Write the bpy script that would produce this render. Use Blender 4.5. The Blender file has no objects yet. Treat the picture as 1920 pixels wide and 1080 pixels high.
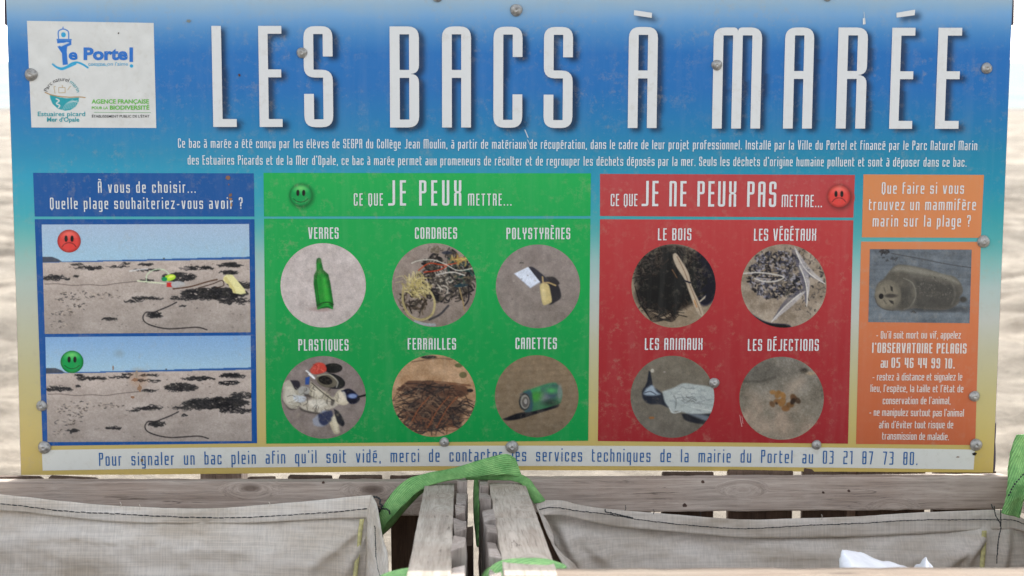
import bpy, math, random
import numpy as np
from mathutils import Vector, Matrix

random.seed(7)
RNG = np.random.default_rng(11)
scene = bpy.context.scene
C = scene.collection

# ------------------------------------------------------------------ camera
FPX = 3150.0                      # focal length in pixels of a 1920 wide frame
PITCH = math.atan((540 - 115) / FPX)
CAM_Z = 1.42
cam = bpy.data.cameras.new('camera')
cam.sensor_width = 36
cam.lens = FPX / 1920 * 36
cam.clip_end = 60000
cam.clip_start = 0.05
cam.dof.use_dof = True
cam.dof.focus_distance = 2.60
cam.dof.aperture_fstop = 7.5
cam_o = bpy.data.objects.new('camera', cam)
C.objects.link(cam_o)
cam_o.location = (0, 0, CAM_Z)
cam_o.rotation_euler = (math.pi / 2 - PITCH, 0, 0)
scene.camera = cam_o

# ------------------------------------------------------------------ sky, sun, exposure
SUN_EL = math.radians(34.8)
SUN_AZ = math.radians(1.5)          # from +Y (behind the board) towards +X
world = bpy.data.worlds.new('World')
scene.world = world
world.use_nodes = True
wn = world.node_tree
bg = wn.nodes['Background']
sky = wn.nodes.new('ShaderNodeTexSky')
sky.sky_type = 'NISHITA'
sky.sun_disc = False
sky.sun_elevation = SUN_EL
sky.sun_rotation = SUN_AZ
sky.air_density = 1.0
sky.dust_density = 2.0
sky.ozone_density = 0.6
hz_ = wn.nodes.new('ShaderNodeHueSaturation')      # thin white haze over the whole sky
hz_.inputs['Saturation'].default_value = 0.30
wn.links.new(sky.outputs[0], hz_.inputs['Color'])
wn.links.new(hz_.outputs[0], bg.inputs[0])
bg.inputs[1].default_value = 0.15
sun = bpy.data.lights.new('sun', 'SUN')
sun.energy = 2.0
sun.angle = math.radians(0.6)
sun.color = (1.0, 0.95, 0.87)
sun_o = bpy.data.objects.new('sun', sun)
C.objects.link(sun_o)
sdir = Vector((math.sin(SUN_AZ) * math.cos(SUN_EL), math.cos(SUN_AZ) * math.cos(SUN_EL), math.sin(SUN_EL)))
sun_o.rotation_euler = sdir.to_track_quat('Z', 'Y').to_euler()
scene.view_settings.view_transform = 'Standard'
scene.view_settings.look = 'None'
scene.view_settings.gamma = 1
scene.view_settings.use_curve_mapping = False
scene.view_settings.exposure = 1.74

# ------------------------------------------------------------------ helpers
CP, SP = math.cos(PITCH), math.sin(PITCH)


def ray(px, py):
    px = np.asarray(px, float); py = np.asarray(py, float)
    a = (px - 960) / FPX; b = (540 - py) / FPX
    return np.stack([a, CP + b * SP, b * CP - SP], -1)     # forward + right*a + up*b


def at(px, py, Y):
    d = ray(px, py)
    t = np.asarray(Y, float) / d[..., 1]
    return d * t[..., None] + np.array([0, 0, CAM_Z])


SY0 = 2.76                         # board distance at its middle
SX = 0.82
Z_TOP = float(at(960, 0, SY0)[2]); Z_BOT = float(at(960, 888, SY0)[2])


def board_y(x, z):
    v = np.clip((Z_TOP - z) / (Z_TOP - Z_BOT), 0, 1.05)
    s = np.clip((v - 0.35) / 0.65, 0, 1.1) ** 1.7
    return SY0 + 0.026 * x + 0.034 * np.clip(1 - (x / SX) ** 2, 0, 1) * s


def board_pt(px, py, off=0.0):
    """pixel of the photograph -> point on the slightly bowed face of the board, off metres in front of it"""
    Y = np.full(np.shape(px), SY0)
    for _ in range(7):
        p = at(px, py, Y)
        Y = board_y(p[..., 0], p[..., 2]) - off
    return at(px, py, Y)


ZB = float(at(400, 903, 2.68)[2])
ZF = float(at(1400, 1065, 1.80)[2])
KT = (ZF - ZB) / (2.68 - 1.80)


def rail_pt(px, py, dz=0.0):
    """pixel -> point on the plane of the tops of the bin rails (it tilts down towards the sea)"""
    d = ray(px, py)
    # z = ZB+dz + KT*(2.68-y)
    t = (ZB + dz + KT * 2.68 - CAM_Z) / (d[..., 2] + KT * d[..., 1])
    return d * t[..., None] + np.array([0, 0, CAM_Z])


def empty(name, loc, label, cat, group=None):
    o = bpy.data.objects.new(name, None)
    C.objects.link(o)
    o.location = loc
    o.empty_display_size = 0.1
    o['label'] = label; o['category'] = cat
    if group: o['group'] = group
    return o


def root_loc(o):
    v = Vector((0, 0, 0))
    while o is not None:
        v += o.location
        o = o.parent
    return v


def link(name, me, mat, parent=None):
    o = bpy.data.objects.new(name, me)
    C.objects.link(o)
    if mat is not None: me.materials.append(mat)
    if parent is not None:
        o.parent = parent
        o.location = -root_loc(parent)
    return o


def lin(c):
    c = np.asarray(c, float) / 255.0
    return np.where(c <= 0.04045, c / 12.92, ((c + 0.055) / 1.055) ** 2.4)


KALB = 0.95


def alb(c):
    """colour as it reads on the board in the photo (8 bit) -> albedo"""
    return np.clip((lin(c) - 0.006) * KALB, 0.002, 0.9)


def set_col(me, cols):
    n = len(me.vertices)
    a = np.ones((n, 4), np.float32)
    a[:, :3] = cols
    at_ = me.color_attributes.new('Col', 'FLOAT_COLOR', 'POINT')
    at_.data.foreach_set('color', a.ravel())


def quad_mesh(name, V, F):
    me = bpy.data.meshes.new(name)
    V = np.asarray(V, np.float32); F = np.asarray(F, np.int32)
    me.vertices.add(len(V)); me.vertices.foreach_set('co', V.ravel())
    me.loops.add(F.size); me.loops.foreach_set('vertex_index', F.ravel())
    me.polygons.add(len(F)); me.polygons.foreach_set('loop_start', np.arange(0, F.size, 4, dtype=np.int32))
    me.update(calc_edges=True)
    me.validate()
    return me


def grid_faces(nr, nc):
    i = np.arange(nr * nc).reshape(nr, nc)
    return np.stack([i[:-1, :-1], i[1:, :-1], i[1:, 1:], i[:-1, 1:]], -1).reshape(-1, 4)


# ------------------------------------------------------------------ materials
def new_mat(name):
    m = bpy.data.materials.new(name)
    m.use_nodes = True
    nt = m.node_tree
    b = nt.nodes['Principled BSDF']
    return m, nt, b


def N(nt, t, **kw):
    n = nt.nodes.new(t)
    for k, v in kw.items():
        if k in ('operation', 'blend_type', 'data_type', 'feature', 'attribute_name', 'wave_type', 'bands_direction', 'distance', 'noise_dimensions'):
            setattr(n, k, v)
        else:
            n.inputs[k].default_value = v
    return n


def ramp(nt, src, stops):
    r = nt.nodes.new('ShaderNodeValToRGB')
    e = r.color_ramp.elements
    while len(e) < len(stops): e.new(0.5)
    for el, (p, c) in zip(e, stops):
        el.position = p
        el.color = (c, c, c, 1) if isinstance(c, (int, float)) else (*c, 1)
    nt.links.new(src, r.inputs[0])
    return r


def mixc(nt, fac, a, b, mode='MIX'):
    m = nt.nodes.new('ShaderNodeMix'); m.data_type = 'RGBA'; m.blend_type = mode
    for s, v in ((m.inputs[0], fac), (m.inputs[6], a), (m.inputs[7], b)):
        if isinstance(v, bpy.types.NodeSocket): nt.links.new(v, s)
        elif isinstance(v, (int, float)): s.default_value = v
        else: s.default_value = (*v, 1)
    return m.outputs[2]


def bump(nt, b, h, strength=0.3, dist=0.002):
    bn = nt.nodes.new('ShaderNodeBump')
    bn.inputs['Strength'].default_value = strength
    bn.inputs['Distance'].default_value = dist
    nt.links.new(h, bn.inputs['Height'])
    nt.links.new(bn.outputs[0], b.inputs['Normal'])


def print_mat():
    m, nt, b = new_mat('weathered_print')
    a = N(nt, 'ShaderNodeAttribute', attribute_name='Col')
    g = nt.nodes.new('ShaderNodeNewGeometry')
    n1 = N(nt, 'ShaderNodeTexNoise', Scale=9.0, Detail=8.0, Roughness=0.72)
    n2 = N(nt, 'ShaderNodeTexNoise', Scale=75.0, Detail=6.0, Roughness=0.75)
    n3 = N(nt, 'ShaderNodeTexNoise', Scale=330.0, Detail=3.0, Roughness=0.7)
    for n in (n1, n2, n3): nt.links.new(g.outputs['Position'], n.inputs['Vector'])
    mp = N(nt, 'ShaderNodeMapping'); mp.inputs['Scale'].default_value = (60, 60, 5)
    nt.links.new(g.outputs['Position'], mp.inputs[0])
    n4 = N(nt, 'ShaderNodeTexNoise', Scale=1.0, Detail=4.0, Roughness=0.6)
    nt.links.new(mp.outputs[0], n4.inputs['Vector'])
    r1 = ramp(nt, n1.outputs[0], [(0.45, 0.15), (0.70, 1.0)])
    r2 = ramp(nt, n2.outputs[0], [(0.52, 0.0), (0.72, 1.0)])
    r3 = ramp(nt, n3.outputs[0], [(0.70, 0.0), (0.76, 1.0)])
    r4 = ramp(nt, n4.outputs[0], [(0.48, 0.0), (0.85, 1.0)])
    mu = N(nt, 'ShaderNodeMath', operation='MULTIPLY'); nt.links.new(r1.outputs[0], mu.inputs[0]); nt.links.new(r2.outputs[0], mu.inputs[1])
    m2 = N(nt, 'ShaderNodeMath', operation='MULTIPLY'); nt.links.new(mu.outputs[0], m2.inputs[0]); m2.inputs[1].default_value = 0.5
    c1 = mixc(nt, m2.outputs[0], a.outputs['Color'], (0.36, 0.31, 0.22))
    m3 = N(nt, 'ShaderNodeMath', operation='MULTIPLY'); nt.links.new(r4.outputs[0], m3.inputs[0]); m3.inputs[1].default_value = 0.05
    c2 = mixc(nt, m3.outputs[0], c1, (0.50, 0.49, 0.44))
    m4 = N(nt, 'ShaderNodeMath', operation='MULTIPLY'); nt.links.new(r3.outputs[0], m4.inputs[0]); m4.inputs[1].default_value = 0.35
    c3 = mixc(nt, m4.outputs[0], c2, (0.10, 0.08, 0.06))
    nt.links.new(c3, b.inputs['Base Color'])
    rr = ramp(nt, n1.outputs[0], [(0.35, 0.36), (0.7, 0.6)])
    nt.links.new(rr.outputs[0], b.inputs['Roughness'])
    b.inputs['Specular IOR Level'].default_value = 0.25
    bump(nt, b, n2.outputs[0], 0.12, 0.0006)
    return m


def wood_mat(name, c0, c1, warm=0.35, knots=True):
    m, nt, b = new_mat(name)
    tc = nt.nodes.new('ShaderNodeTexCoord')
    oi = nt.nodes.new('ShaderNodeObjectInfo')
    sh = N(nt, 'ShaderNodeVectorMath', operation='SCALE'); sh.inputs['Scale'].default_value = 37.0
    cb = nt.nodes.new('ShaderNodeCombineXYZ')
    for i in range(3): nt.links.new(oi.outputs['Random'], cb.inputs[i])
    nt.links.new(cb.outputs[0], sh.inputs[0])
    ad = N(nt, 'ShaderNodeVectorMath', operation='ADD')
    nt.links.new(tc.outputs['Object'], ad.inputs[0]); nt.links.new(sh.outputs[0], ad.inputs[1])
    # distort around knots
    kv = N(nt, 'ShaderNodeMapping'); kv.inputs['Scale'].default_value = (5.5, 15, 15)
    nt.links.new(ad.outputs[0], kv.inputs[0])
    vo = N(nt, 'ShaderNodeTexVoronoi', Scale=1.0, Randomness=1.0); nt.links.new(kv.outputs[0], vo.inputs['Vector'])
    kn = ramp(nt, vo.outputs['Distance'], [(0.0, 1.0), (0.30, 0.0)])
    dist = N(nt, 'ShaderNodeVectorMath', operation='SCALE'); nt.links.new(kn.outputs[0], dist.inputs[0]); dist.inputs['Scale'].default_value = 0.035
    ad2 = N(nt, 'ShaderNodeVectorMath', operation='ADD'); nt.links.new(ad.outputs[0], ad2.inputs[0]); nt.links.new(dist.outputs[0], ad2.inputs[1])
    mp = N(nt, 'ShaderNodeMapping'); mp.inputs['Scale'].default_value = (5, 90, 90)
    nt.links.new(ad2.outputs[0], mp.inputs[0])
    n1 = N(nt, 'ShaderNodeTexNoise', Scale=1.0, Detail=9.0, Roughness=0.66, Distortion=0.4); nt.links.new(mp.outputs[0], n1.inputs['Vector'])
    mp2 = N(nt, 'ShaderNodeMapping'); mp2.inputs['Scale'].default_value = (14, 420, 420)
    nt.links.new(ad2.outputs[0], mp2.inputs[0])
    n2 = N(nt, 'ShaderNodeTexNoise', Scale=1.0, Detail=5.0, Roughness=0.6); nt.links.new(mp2.outputs[0], n2.inputs['Vector'])
    n3 = N(nt, 'ShaderNodeTexNoise', Scale=9.0, Detail=6.0, Roughness=0.6); nt.links.new(ad.outputs[0], n3.inputs['Vector'])
    r1 = ramp(nt, n1.outputs[0], [(0.28, c0), (0.72, c1)])
    r3 = ramp(nt, n3.outputs[0], [(0.38, 0.0), (0.68, 1.0)])
    f3 = N(nt, 'ShaderNodeMath', operation='MULTIPLY'); nt.links.new(r3.outputs[0], f3.inputs[0]); f3.inputs[1].default_value = warm
    a1 = mixc(nt, f3.outputs[0], r1.outputs[0], (0.30, 0.19, 0.13))
    r2 = ramp(nt, n2.outputs[0], [(0.30, 0.62), (0.52, 1.0)])
    a2 = mixc(nt, 0.8, a1, r2.outputs[0], 'MULTIPLY')
    if knots:
        kc = ramp(nt, vo.outputs['Distance'], [(0.0, 1.0), (0.075, 0.85), (0.13, 0.0)])
        kf = N(nt, 'ShaderNodeMath', operation='MULTIPLY'); nt.links.new(kc.outputs[0], kf.inputs[0]); kf.inputs[1].default_value = 0.75
        a2 = mixc(nt, kf.outputs[0], a2, (0.075, 0.045, 0.032))
    cm = N(nt, 'ShaderNodeMapping'); cm.inputs['Scale'].default_value = (2.2, 55, 55); nt.links.new(ad2.outputs[0], cm.inputs[0])
    cn = N(nt, 'ShaderNodeTexNoise', Scale=1.0, Detail=3.0, Roughness=0.5, Distortion=0.6); nt.links.new(cm.outputs[0], cn.inputs['Vector'])
    ck = ramp(nt, cn.outputs[0], [(0.492, 0.0), (0.500, 0.75), (0.508, 0.0)])
    cmk = ramp(nt, n3.outputs[0], [(0.50, 0.0), (0.60, 1.0)])
    cf = N(nt, 'ShaderNodeMath', operation='MULTIPLY'); nt.links.new(ck.outputs[0], cf.inputs[0]); nt.links.new(cmk.outputs[0], cf.inputs[1])
    a2 = mixc(nt, cf.outputs[0], a2, (0.05, 0.035, 0.028))
    # per plank tone
    tr = N(nt, 'ShaderNodeMapRange'); nt.links.new(oi.outputs['Random'], tr.inputs[0]); tr.inputs[3].default_value = 0.70; tr.inputs[4].default_value = 1.18
    sc = N(nt, 'ShaderNodeVectorMath', operation='SCALE'); nt.links.new(a2, sc.inputs[0]); nt.links.new(tr.outputs[0], sc.inputs['Scale'])
    nt.links.new(sc.outputs[0], b.inputs['Base Color'])
    b.inputs['Roughness'].default_value = 0.82
    b.inputs['Specular IOR Level'].default_value = 0.2
    sm = N(nt, 'ShaderNodeMath', operation='ADD'); nt.links.new(n1.outputs[0], sm.inputs[0]); nt.links.new(n2.outputs[0], sm.inputs[1])
    bump(nt, b, sm.outputs[0], 0.55, 0.0018)
    return m


def fabric_mat(name, base, dark, stain=0.5):
    m, nt, b = new_mat(name)
    uv = nt.nodes.new('ShaderNodeTexCoord')
    g = nt.nodes.new('ShaderNodeNewGeometry')
    def wave(sx, sy, sz, det=3.0):
        mp = N(nt, 'ShaderNodeMapping'); mp.inputs['Scale'].default_value = (sx, sy, sz)
        nt.links.new(g.outputs['Position'], mp.inputs[0])
        n = N(nt, 'ShaderNodeTexNoise', Scale=1.0, Detail=det, Roughness=0.6)
        nt.links.new(mp.outputs[0], n.inputs['Vector'])
        return n
    wx = wave(450, 60, 8); wz = wave(8, 60, 450)
    ad = N(nt, 'ShaderNodeMath', operation='ADD'); nt.links.new(wx.outputs[0], ad.inputs[0]); nt.links.new(wz.outputs[0], ad.inputs[1])
    rw = ramp(nt, ad.outputs[0], [(0.0, 0.0), (1.0, 1.0)])
    hf = N(nt, 'ShaderNodeMath', operation='MULTIPLY'); nt.links.new(ad.outputs[0], hf.inputs[0]); hf.inputs[1].default_value = 0.5
    rw = ramp(nt, hf.outputs[0], [(0.40, 0.84), (0.58, 1.03)])
    st = wave(7, 9, 26, 9.0)
    rs = ramp(nt, st.outputs[0], [(0.42, 0.0), (0.68, 1.0)])
    f = N(nt, 'ShaderNodeMath', operation='MULTIPLY'); nt.links.new(rs.outputs[0], f.inputs[0]); f.inputs[1].default_value = stain
    c = mixc(nt, f.outputs[0], base, dark)
    c2 = mixc(nt, 1.0, c, rw.outputs[0], 'MULTIPLY')
    nt.links.new(c2, b.inputs['Base Color'])
    b.inputs['Roughness'].default_value = 0.75
    b.inputs['Specular IOR Level'].default_value = 0.25
    bump(nt, b, hf.outputs[0], 0.5, 0.0015)
    # light passes through woven plastic a little
    tr = nt.nodes.new('ShaderNodeBsdfTranslucent'); nt.links.new(c2, tr.inputs[0])
    mx = nt.nodes.new('ShaderNodeMixShader'); mx.inputs[0].default_value = 0.22
    out = nt.nodes['Material Output']
    nt.links.new(b.outputs[0], mx.inputs[1]); nt.links.new(tr.outputs[0], mx.inputs[2]); nt.links.new(mx.outputs[0], out.inputs[0])
    return m


def strap_mat():
    m, nt, b = new_mat('green_webbing')
    tc = nt.nodes.new('ShaderNodeTexCoord')
    sp = nt.nodes.new('ShaderNodeSeparateXYZ'); nt.links.new(tc.outputs['UV'], sp.inputs[0])
    # ribs: v across, slight diagonal twill along u
    w = N(nt, 'ShaderNodeMath', operation='MULTIPLY_ADD'); nt.links.new(sp.outputs[0], w.inputs[0]); w.inputs[1].default_value = 55.0
    v = N(nt, 'ShaderNodeMath', operation='MULTIPLY'); nt.links.new(sp.outputs[1], v.inputs[0]); v.inputs[1].default_value = 62.0
    nt.links.new(v.outputs[0], w.inputs[2])
    s = N(nt, 'ShaderNodeMath', operation='SINE'); nt.links.new(w.outputs[0], s.inputs[0])
    n = N(nt, 'ShaderNodeTexNoise', Scale=60.0, Detail=6.0, Roughness=0.7)
    g = nt.nodes.new('ShaderNodeNewGeometry'); nt.links.new(g.outputs['Position'], n.inputs['Vector'])
    rn = ramp(nt, n.outputs[0], [(0.32, (0.13, 0.38, 0.10)), (0.68, (0.34, 0.66, 0.22))])
    rs = ramp(nt, s.outputs[0], [(0.0, 0.68), (0.7, 1.0)])
    c = mixc(nt, 1.0, rn.outputs[0], rs.outputs[0], 'MULTIPLY')
    nt.links.new(c, b.inputs['Base Color'])
    b.inputs['Roughness'].default_value = 0.7
    bump(nt, b, s.outputs[0], 0.7, 0.0012)
    return m


def simple_mat(name, col, rough=0.6, metal=0.0, noise=0.0, scale=40.0):
    m, nt, b = new_mat(name)
    b.inputs['Roughness'].default_value = rough
    b.inputs['Metallic'].default_value = metal
    n = N(nt, 'ShaderNodeTexNoise', Scale=scale, Detail=6.0, Roughness=0.65)
    g = nt.nodes.new('ShaderNodeNewGeometry'); nt.links.new(g.outputs['Position'], n.inputs['Vector'])
    a = tuple(max(0, c * (1 - noise)) for c in col); d = tuple(min(1, c * (1 + noise)) for c in col)
    r = ramp(nt, n.outputs[0], [(0.35, a), (0.65, d)])
    nt.links.new(r.outputs[0], b.inputs['Base Color'])
    bump(nt, b, n.outputs[0], 0.25, 0.001)
    return m


def sand_mat():
    m, nt, b = new_mat('beach_sand')
    g = nt.nodes.new('ShaderNodeNewGeometry')
    n1 = N(nt, 'ShaderNodeTexNoise', Scale=1.6, Detail=8.0, Roughness=0.68)
    n2 = N(nt, 'ShaderNodeTexNoise', Scale=26.0, Detail=8.0, Roughness=0.7)
    mp = N(nt, 'ShaderNodeMapping'); mp.inputs['Scale'].default_value = (0.25, 0.9, 1)
    nt.links.new(g.outputs['Position'], mp.inputs[0])
    n3 = N(nt, 'ShaderNodeTexNoise', Scale=0.7, Detail=4.0, Roughness=0.6)
    nt.links.new(g.outputs['Position'], n1.inputs['Vector']); nt.links.new(g.outputs['Position'], n2.inputs['Vector']); nt.links.new(mp.outputs[0], n3.inputs['Vector'])
    r = ramp(nt, n1.outputs[0], [(0.36, (0.16, 0.132, 0.10)), (0.62, (0.315, 0.275, 0.22))])
    r3 = ramp(nt, n3.outputs[0], [(0.38, 0.68), (0.62, 1.08)])
    c = mixc(nt, 0.9, r.outputs[0], r3.outputs[0], 'MULTIPLY')
    r2 = ramp(nt, n2.outputs[0], [(0.3, 0.75), (0.6, 1.08)])
    c = mixc(nt, 0.8, c, r2.outputs[0], 'MULTIPLY')
    sp = nt.nodes.new('ShaderNodeSeparateXYZ'); nt.links.new(g.outputs['Position'], sp.inputs[0])
    # wet sand close to the water line
    mr = N(nt, 'ShaderNodeMapRange'); nt.links.new(sp.outputs[1], mr.inputs[0])
    mr.inputs[1].default_value = 95; mr.inputs[2].default_value = 125; mr.inputs[3].default_value = 0; mr.inputs[4].default_value = 1
    c = mixc(nt, mr.outputs[0], c, (0.13, 0.12, 0.11))
    nt.links.new(c, b.inputs['Base Color'])
    b.inputs['Roughness'].default_value = 0.9
    b.inputs['Specular IOR Level'].default_value = 0.15
    ad = N(nt, 'ShaderNodeMath', operation='MULTIPLY_ADD'); nt.links.new(n1.outputs[0], ad.inputs[0]); ad.inputs[1].default_value = 4.0; nt.links.new(n2.outputs[0], ad.inputs[2])
    bump(nt, b, ad.outputs[0], 0.6, 0.02)
    return m


def sea_mat():
    m, nt, b = new_mat('sea_water')
    g = nt.nodes.new('ShaderNodeNewGeometry')
    mp = N(nt, 'ShaderNodeMapping'); mp.inputs['Scale'].default_value = (0.05, 0.35, 1)
    nt.links.new(g.outputs['Position'], mp.inputs[0])
    n = N(nt, 'ShaderNodeTexNoise', Scale=1.0, Detail=8.0, Roughness=0.65); nt.links.new(mp.outputs[0], n.inputs['Vector'])
    r = ramp(nt, n.outputs[0], [(0.42, (0.22, 0.27, 0.26)), (0.66, (0.44, 0.47, 0.46))])
    nt.links.new(r.outputs[0], b.inputs['Base Color'])
    b.inputs['Roughness'].default_value = 1.0
    b.inputs['Specular IOR Level'].default_value = 0.0
    bump(nt, b, n.outputs[0], 0.3, 0.1)
    return m


PRINT = print_mat()
W_RAIL = wood_mat('weathered_pine_rail', (0.29, 0.235, 0.195), (0.56, 0.47, 0.40), 0.32)
W_GREY = wood_mat('silvered_pine', (0.29, 0.25, 0.205), (0.58, 0.52, 0.445), 0.30, knots=False)
W_DARK = wood_mat('shade_darkened_board', (0.045, 0.028, 0.020), (0.11, 0.072, 0.052), 0.2, knots=False)  # deep shade inside the bins painted into a near-black base colour
W_END = wood_mat('split_board_end', (0.24, 0.20, 0.175), (0.52, 0.46, 0.41), 0.28, knots=False)
W_FRONT = wood_mat('sun_bleached_pine', (0.20, 0.155, 0.115), (0.36, 0.30, 0.235), 0.35)
W_PLANK = wood_mat('old_pallet_board', (0.20, 0.155, 0.13), (0.44, 0.375, 0.325), 0.40, knots=False)
FAB_L = fabric_mat('woven_sack_cloth', (0.86, 0.80, 0.72), (0.54, 0.44, 0.32), 0.62)
FAB_R = fabric_mat('grimy_sack_cloth', (0.68, 0.62, 0.55), (0.38, 0.305, 0.22), 0.72)
STRAP = strap_mat()
THREAD = simple_mat('black_thread', (0.012, 0.016, 0.018), 0.7)
YELLOW = simple_mat('yellow_woven_stripe', (0.50, 0.455, 0.20), 0.7, noise=0.3, scale=90)
ZINC = simple_mat('dull_zinc', (0.33, 0.32, 0.30), 0.48, 0.55, noise=0.35, scale=160)
DARKW = simple_mat('dark_painted_batten', (0.035, 0.025, 0.045), 0.6, noise=0.4)
EDGE = simple_mat('board_back', (0.10, 0.09, 0.085), 0.6, noise=0.3)
BAGW = simple_mat('white_plastic_film', (0.74, 0.77, 0.80), 0.4, noise=0.10, scale=30)
RESIN = simple_mat('orange_resin', (0.55, 0.24, 0.05), 0.35, noise=0.3)
RUST = simple_mat('rust_stain', (0.20, 0.10, 0.05), 0.8, noise=0.4, scale=200)

# ------------------------------------------------------------------ ground, sea
def fbm2(x, y, seed, octs=5, f=1.0, gain=0.5):
    r = np.random.default_rng(seed)
    out = np.zeros_like(x); amp = 1.0
    for _ in range(octs):
        T = r.random((64, 64))
        X = x * f + 13.7; Y = y * f + 7.3
        xi = np.floor(X).astype(int); yi = np.floor(Y).astype(int)
        u = X - xi; v = Y - yi; u = u * u * (3 - 2 * u); v = v * v * (3 - 2 * v)
        a = T[xi % 64, yi % 64]; b_ = T[(xi + 1) % 64, yi % 64]; c = T[xi % 64, (yi + 1) % 64]; d = T[(xi + 1) % 64, (yi + 1) % 64]
        out += amp * ((a * (1 - u) + b_ * u) * (1 - v) + (c * (1 - u) + d * u) * v - 0.5)
        amp *= gain; f *= 2.03
    return out


SEA_Z = -2.0


def ground_z(x, y):
    base = np.where(y < 6, 0.0, -(y - 6) * (2.05 / 122.0))
    amp = np.clip((y + 2) / 6, 0.25, 1) * np.clip((115 - y) / 60, 0.0, 1)
    return base + amp * (0.09 * fbm2(x * 0.9, y * 1.3, 3, 5) + 0.06 * fbm2(x * 4.0, y * 4.0, 5, 3))


ys = np.concatenate([np.linspace(-4, 4, 50), np.linspace(4.08, 24, 330), np.geomspace(24.2, 170, 150)])
xs = np.concatenate([-np.geomspace(400, 7.2, 50), np.linspace(-7, 7, 220), np.geomspace(7.2, 400, 50)])
GX, GY = np.meshgrid(xs, ys)
GZ = ground_z(GX, GY)
me = quad_mesh('beach', np.stack([GX, GY, GZ], -1).reshape(-1, 3), grid_faces(len(ys), len(xs))[:, ::-1])
me.polygons.foreach_set('use_smooth', np.ones(len(me.polygons), bool))
beach = link('sand_beach', me, sand_mat()); beach['kind'] = 'structure'
# land behind the camera so bounced light is right there too
me = quad_mesh('back', [(-400, -400, 0.0), (400, -400, 0.0), (400, -3.99, 0.0), (-400, -3.99, 0.0)], [(0, 1, 2, 3)])
bk = link('sand_behind', me, bpy.data.materials['beach_sand']); bk['kind'] = 'structure'
me = quad_mesh('sea', [(-30000, 100, SEA_Z), (30000, 100, SEA_Z), (30000, 50000, SEA_Z), (-30000, 50000, SEA_Z)], [(0, 1, 2, 3)])
sea = link('sea', me, sea_mat()); sea['kind'] = 'structure'

# ------------------------------------------------------------------ condensed square lettering
def offset_strip(pts, wv, wh, V, F):
    """pts: (x, y, corner_radius, width_of_following_segment or None); adds a filled stroke without overlaps"""
    n = len(pts)
    segs = []
    for i in range(n - 1):
        a = np.array(pts[i][:2], float); b_ = np.array(pts[i + 1][:2], float)
        d = b_ - a; L_ = np.hypot(*d); d /= max(L_, 1e-9)
        w = pts[i][3] if len(pts[i]) > 3 and pts[i][3] else (wv * abs(d[1]) + wh * abs(d[0])) / max(abs(d[0]) + abs(d[1]), 1e-9)
        segs.append((a, b_, d, w / 2))
    def isect(p, d, q, e):
        den = d[0] * e[1] - d[1] * e[0]
        if abs(den) < 1e-6: return (p + q) / 2
        t = ((q[0] - p[0]) * e[1] - (q[1] - p[1]) * e[0]) / den
        return p + d * t
    nl = lambda d: np.array([-d[1], d[0]])
    a, b_, d, h = segs[0]
    prevL, prevR = a + nl(d) * h, a - nl(d) * h
    def add(poly):
        k = len(V)
        V.extend([tuple(p) for p in poly]); F.append(tuple(range(k, k + len(poly))))
    for i in range(len(segs)):
        a, b_, d, h = segs[i]
        if i == len(segs) - 1:
            add([prevL, prevR, b_ - nl(d) * h, b_ + nl(d) * h])
            break
        a2, b2, d2, h2 = segs[i + 1]
        cr = d[0] * d2[1] - d[1] * d2[0]
        Lp = isect(a + nl(d) * h, d, a2 + nl(d2) * h2, d2)
        Rp = isect(a - nl(d) * h, d, a2 - nl(d2) * h2, d2)
        r = pts[i + 1][2] if len(pts[i + 1]) > 2 else 0
        if r <= 0:
            add([prevL, prevR, Rp, Lp]); prevL, prevR = Lp, Rp
            continue
        if cr < 0:   # turns right, outer side is left
            s, e = Lp - d * r, Lp + d2 * r
            arc = [(1 - t) ** 2 * s + 2 * t * (1 - t) * Lp * 1.0 + t * t * e for t in np.linspace(0, 1, 6)]
            add([prevL, prevR, Rp, s])
            for k in range(5): add([Rp, arc[k + 1], arc[k]])
            prevL, prevR = e, Rp
        else:
            s, e = Rp - d * r, Rp + d2 * r
            arc = [(1 - t) ** 2 * s + 2 * t * (1 - t) * Rp + t * t * e for t in np.linspace(0, 1, 6)]
            add([prevL, prevR, s, Lp])
            for k in range(5): add([Lp, arc[k], arc[k + 1]])
            prevL, prevR = Lp, e


NARROW = {'I': 0, 'i': 0, 'l': 0, '.': 0, ',': 0, "'": 0, 'j': .45, 'f': .72, 't': .72, 'r': .72, '1': .62, '-': .7, 'L': .84, 'E': .84, 'F': .84, 'É': .84, 'È': .84, 'J': .95, 'V': 1.12, 'v': 1.1}
BASEOF = {'à': 'a', 'é': 'e', 'è': 'e', 'ê': 'e', 'ç': 'c', 'À': 'A', 'É': 'E', 'È': 'E', 'Ê': 'E'}


def glyph_width(ch, W, w):
    if ch in NARROW: return max(w, W * NARROW[ch])
    if ch in 'M': return W * 1.68
    if ch in 'm': return W * 1.62
    return W


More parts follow.
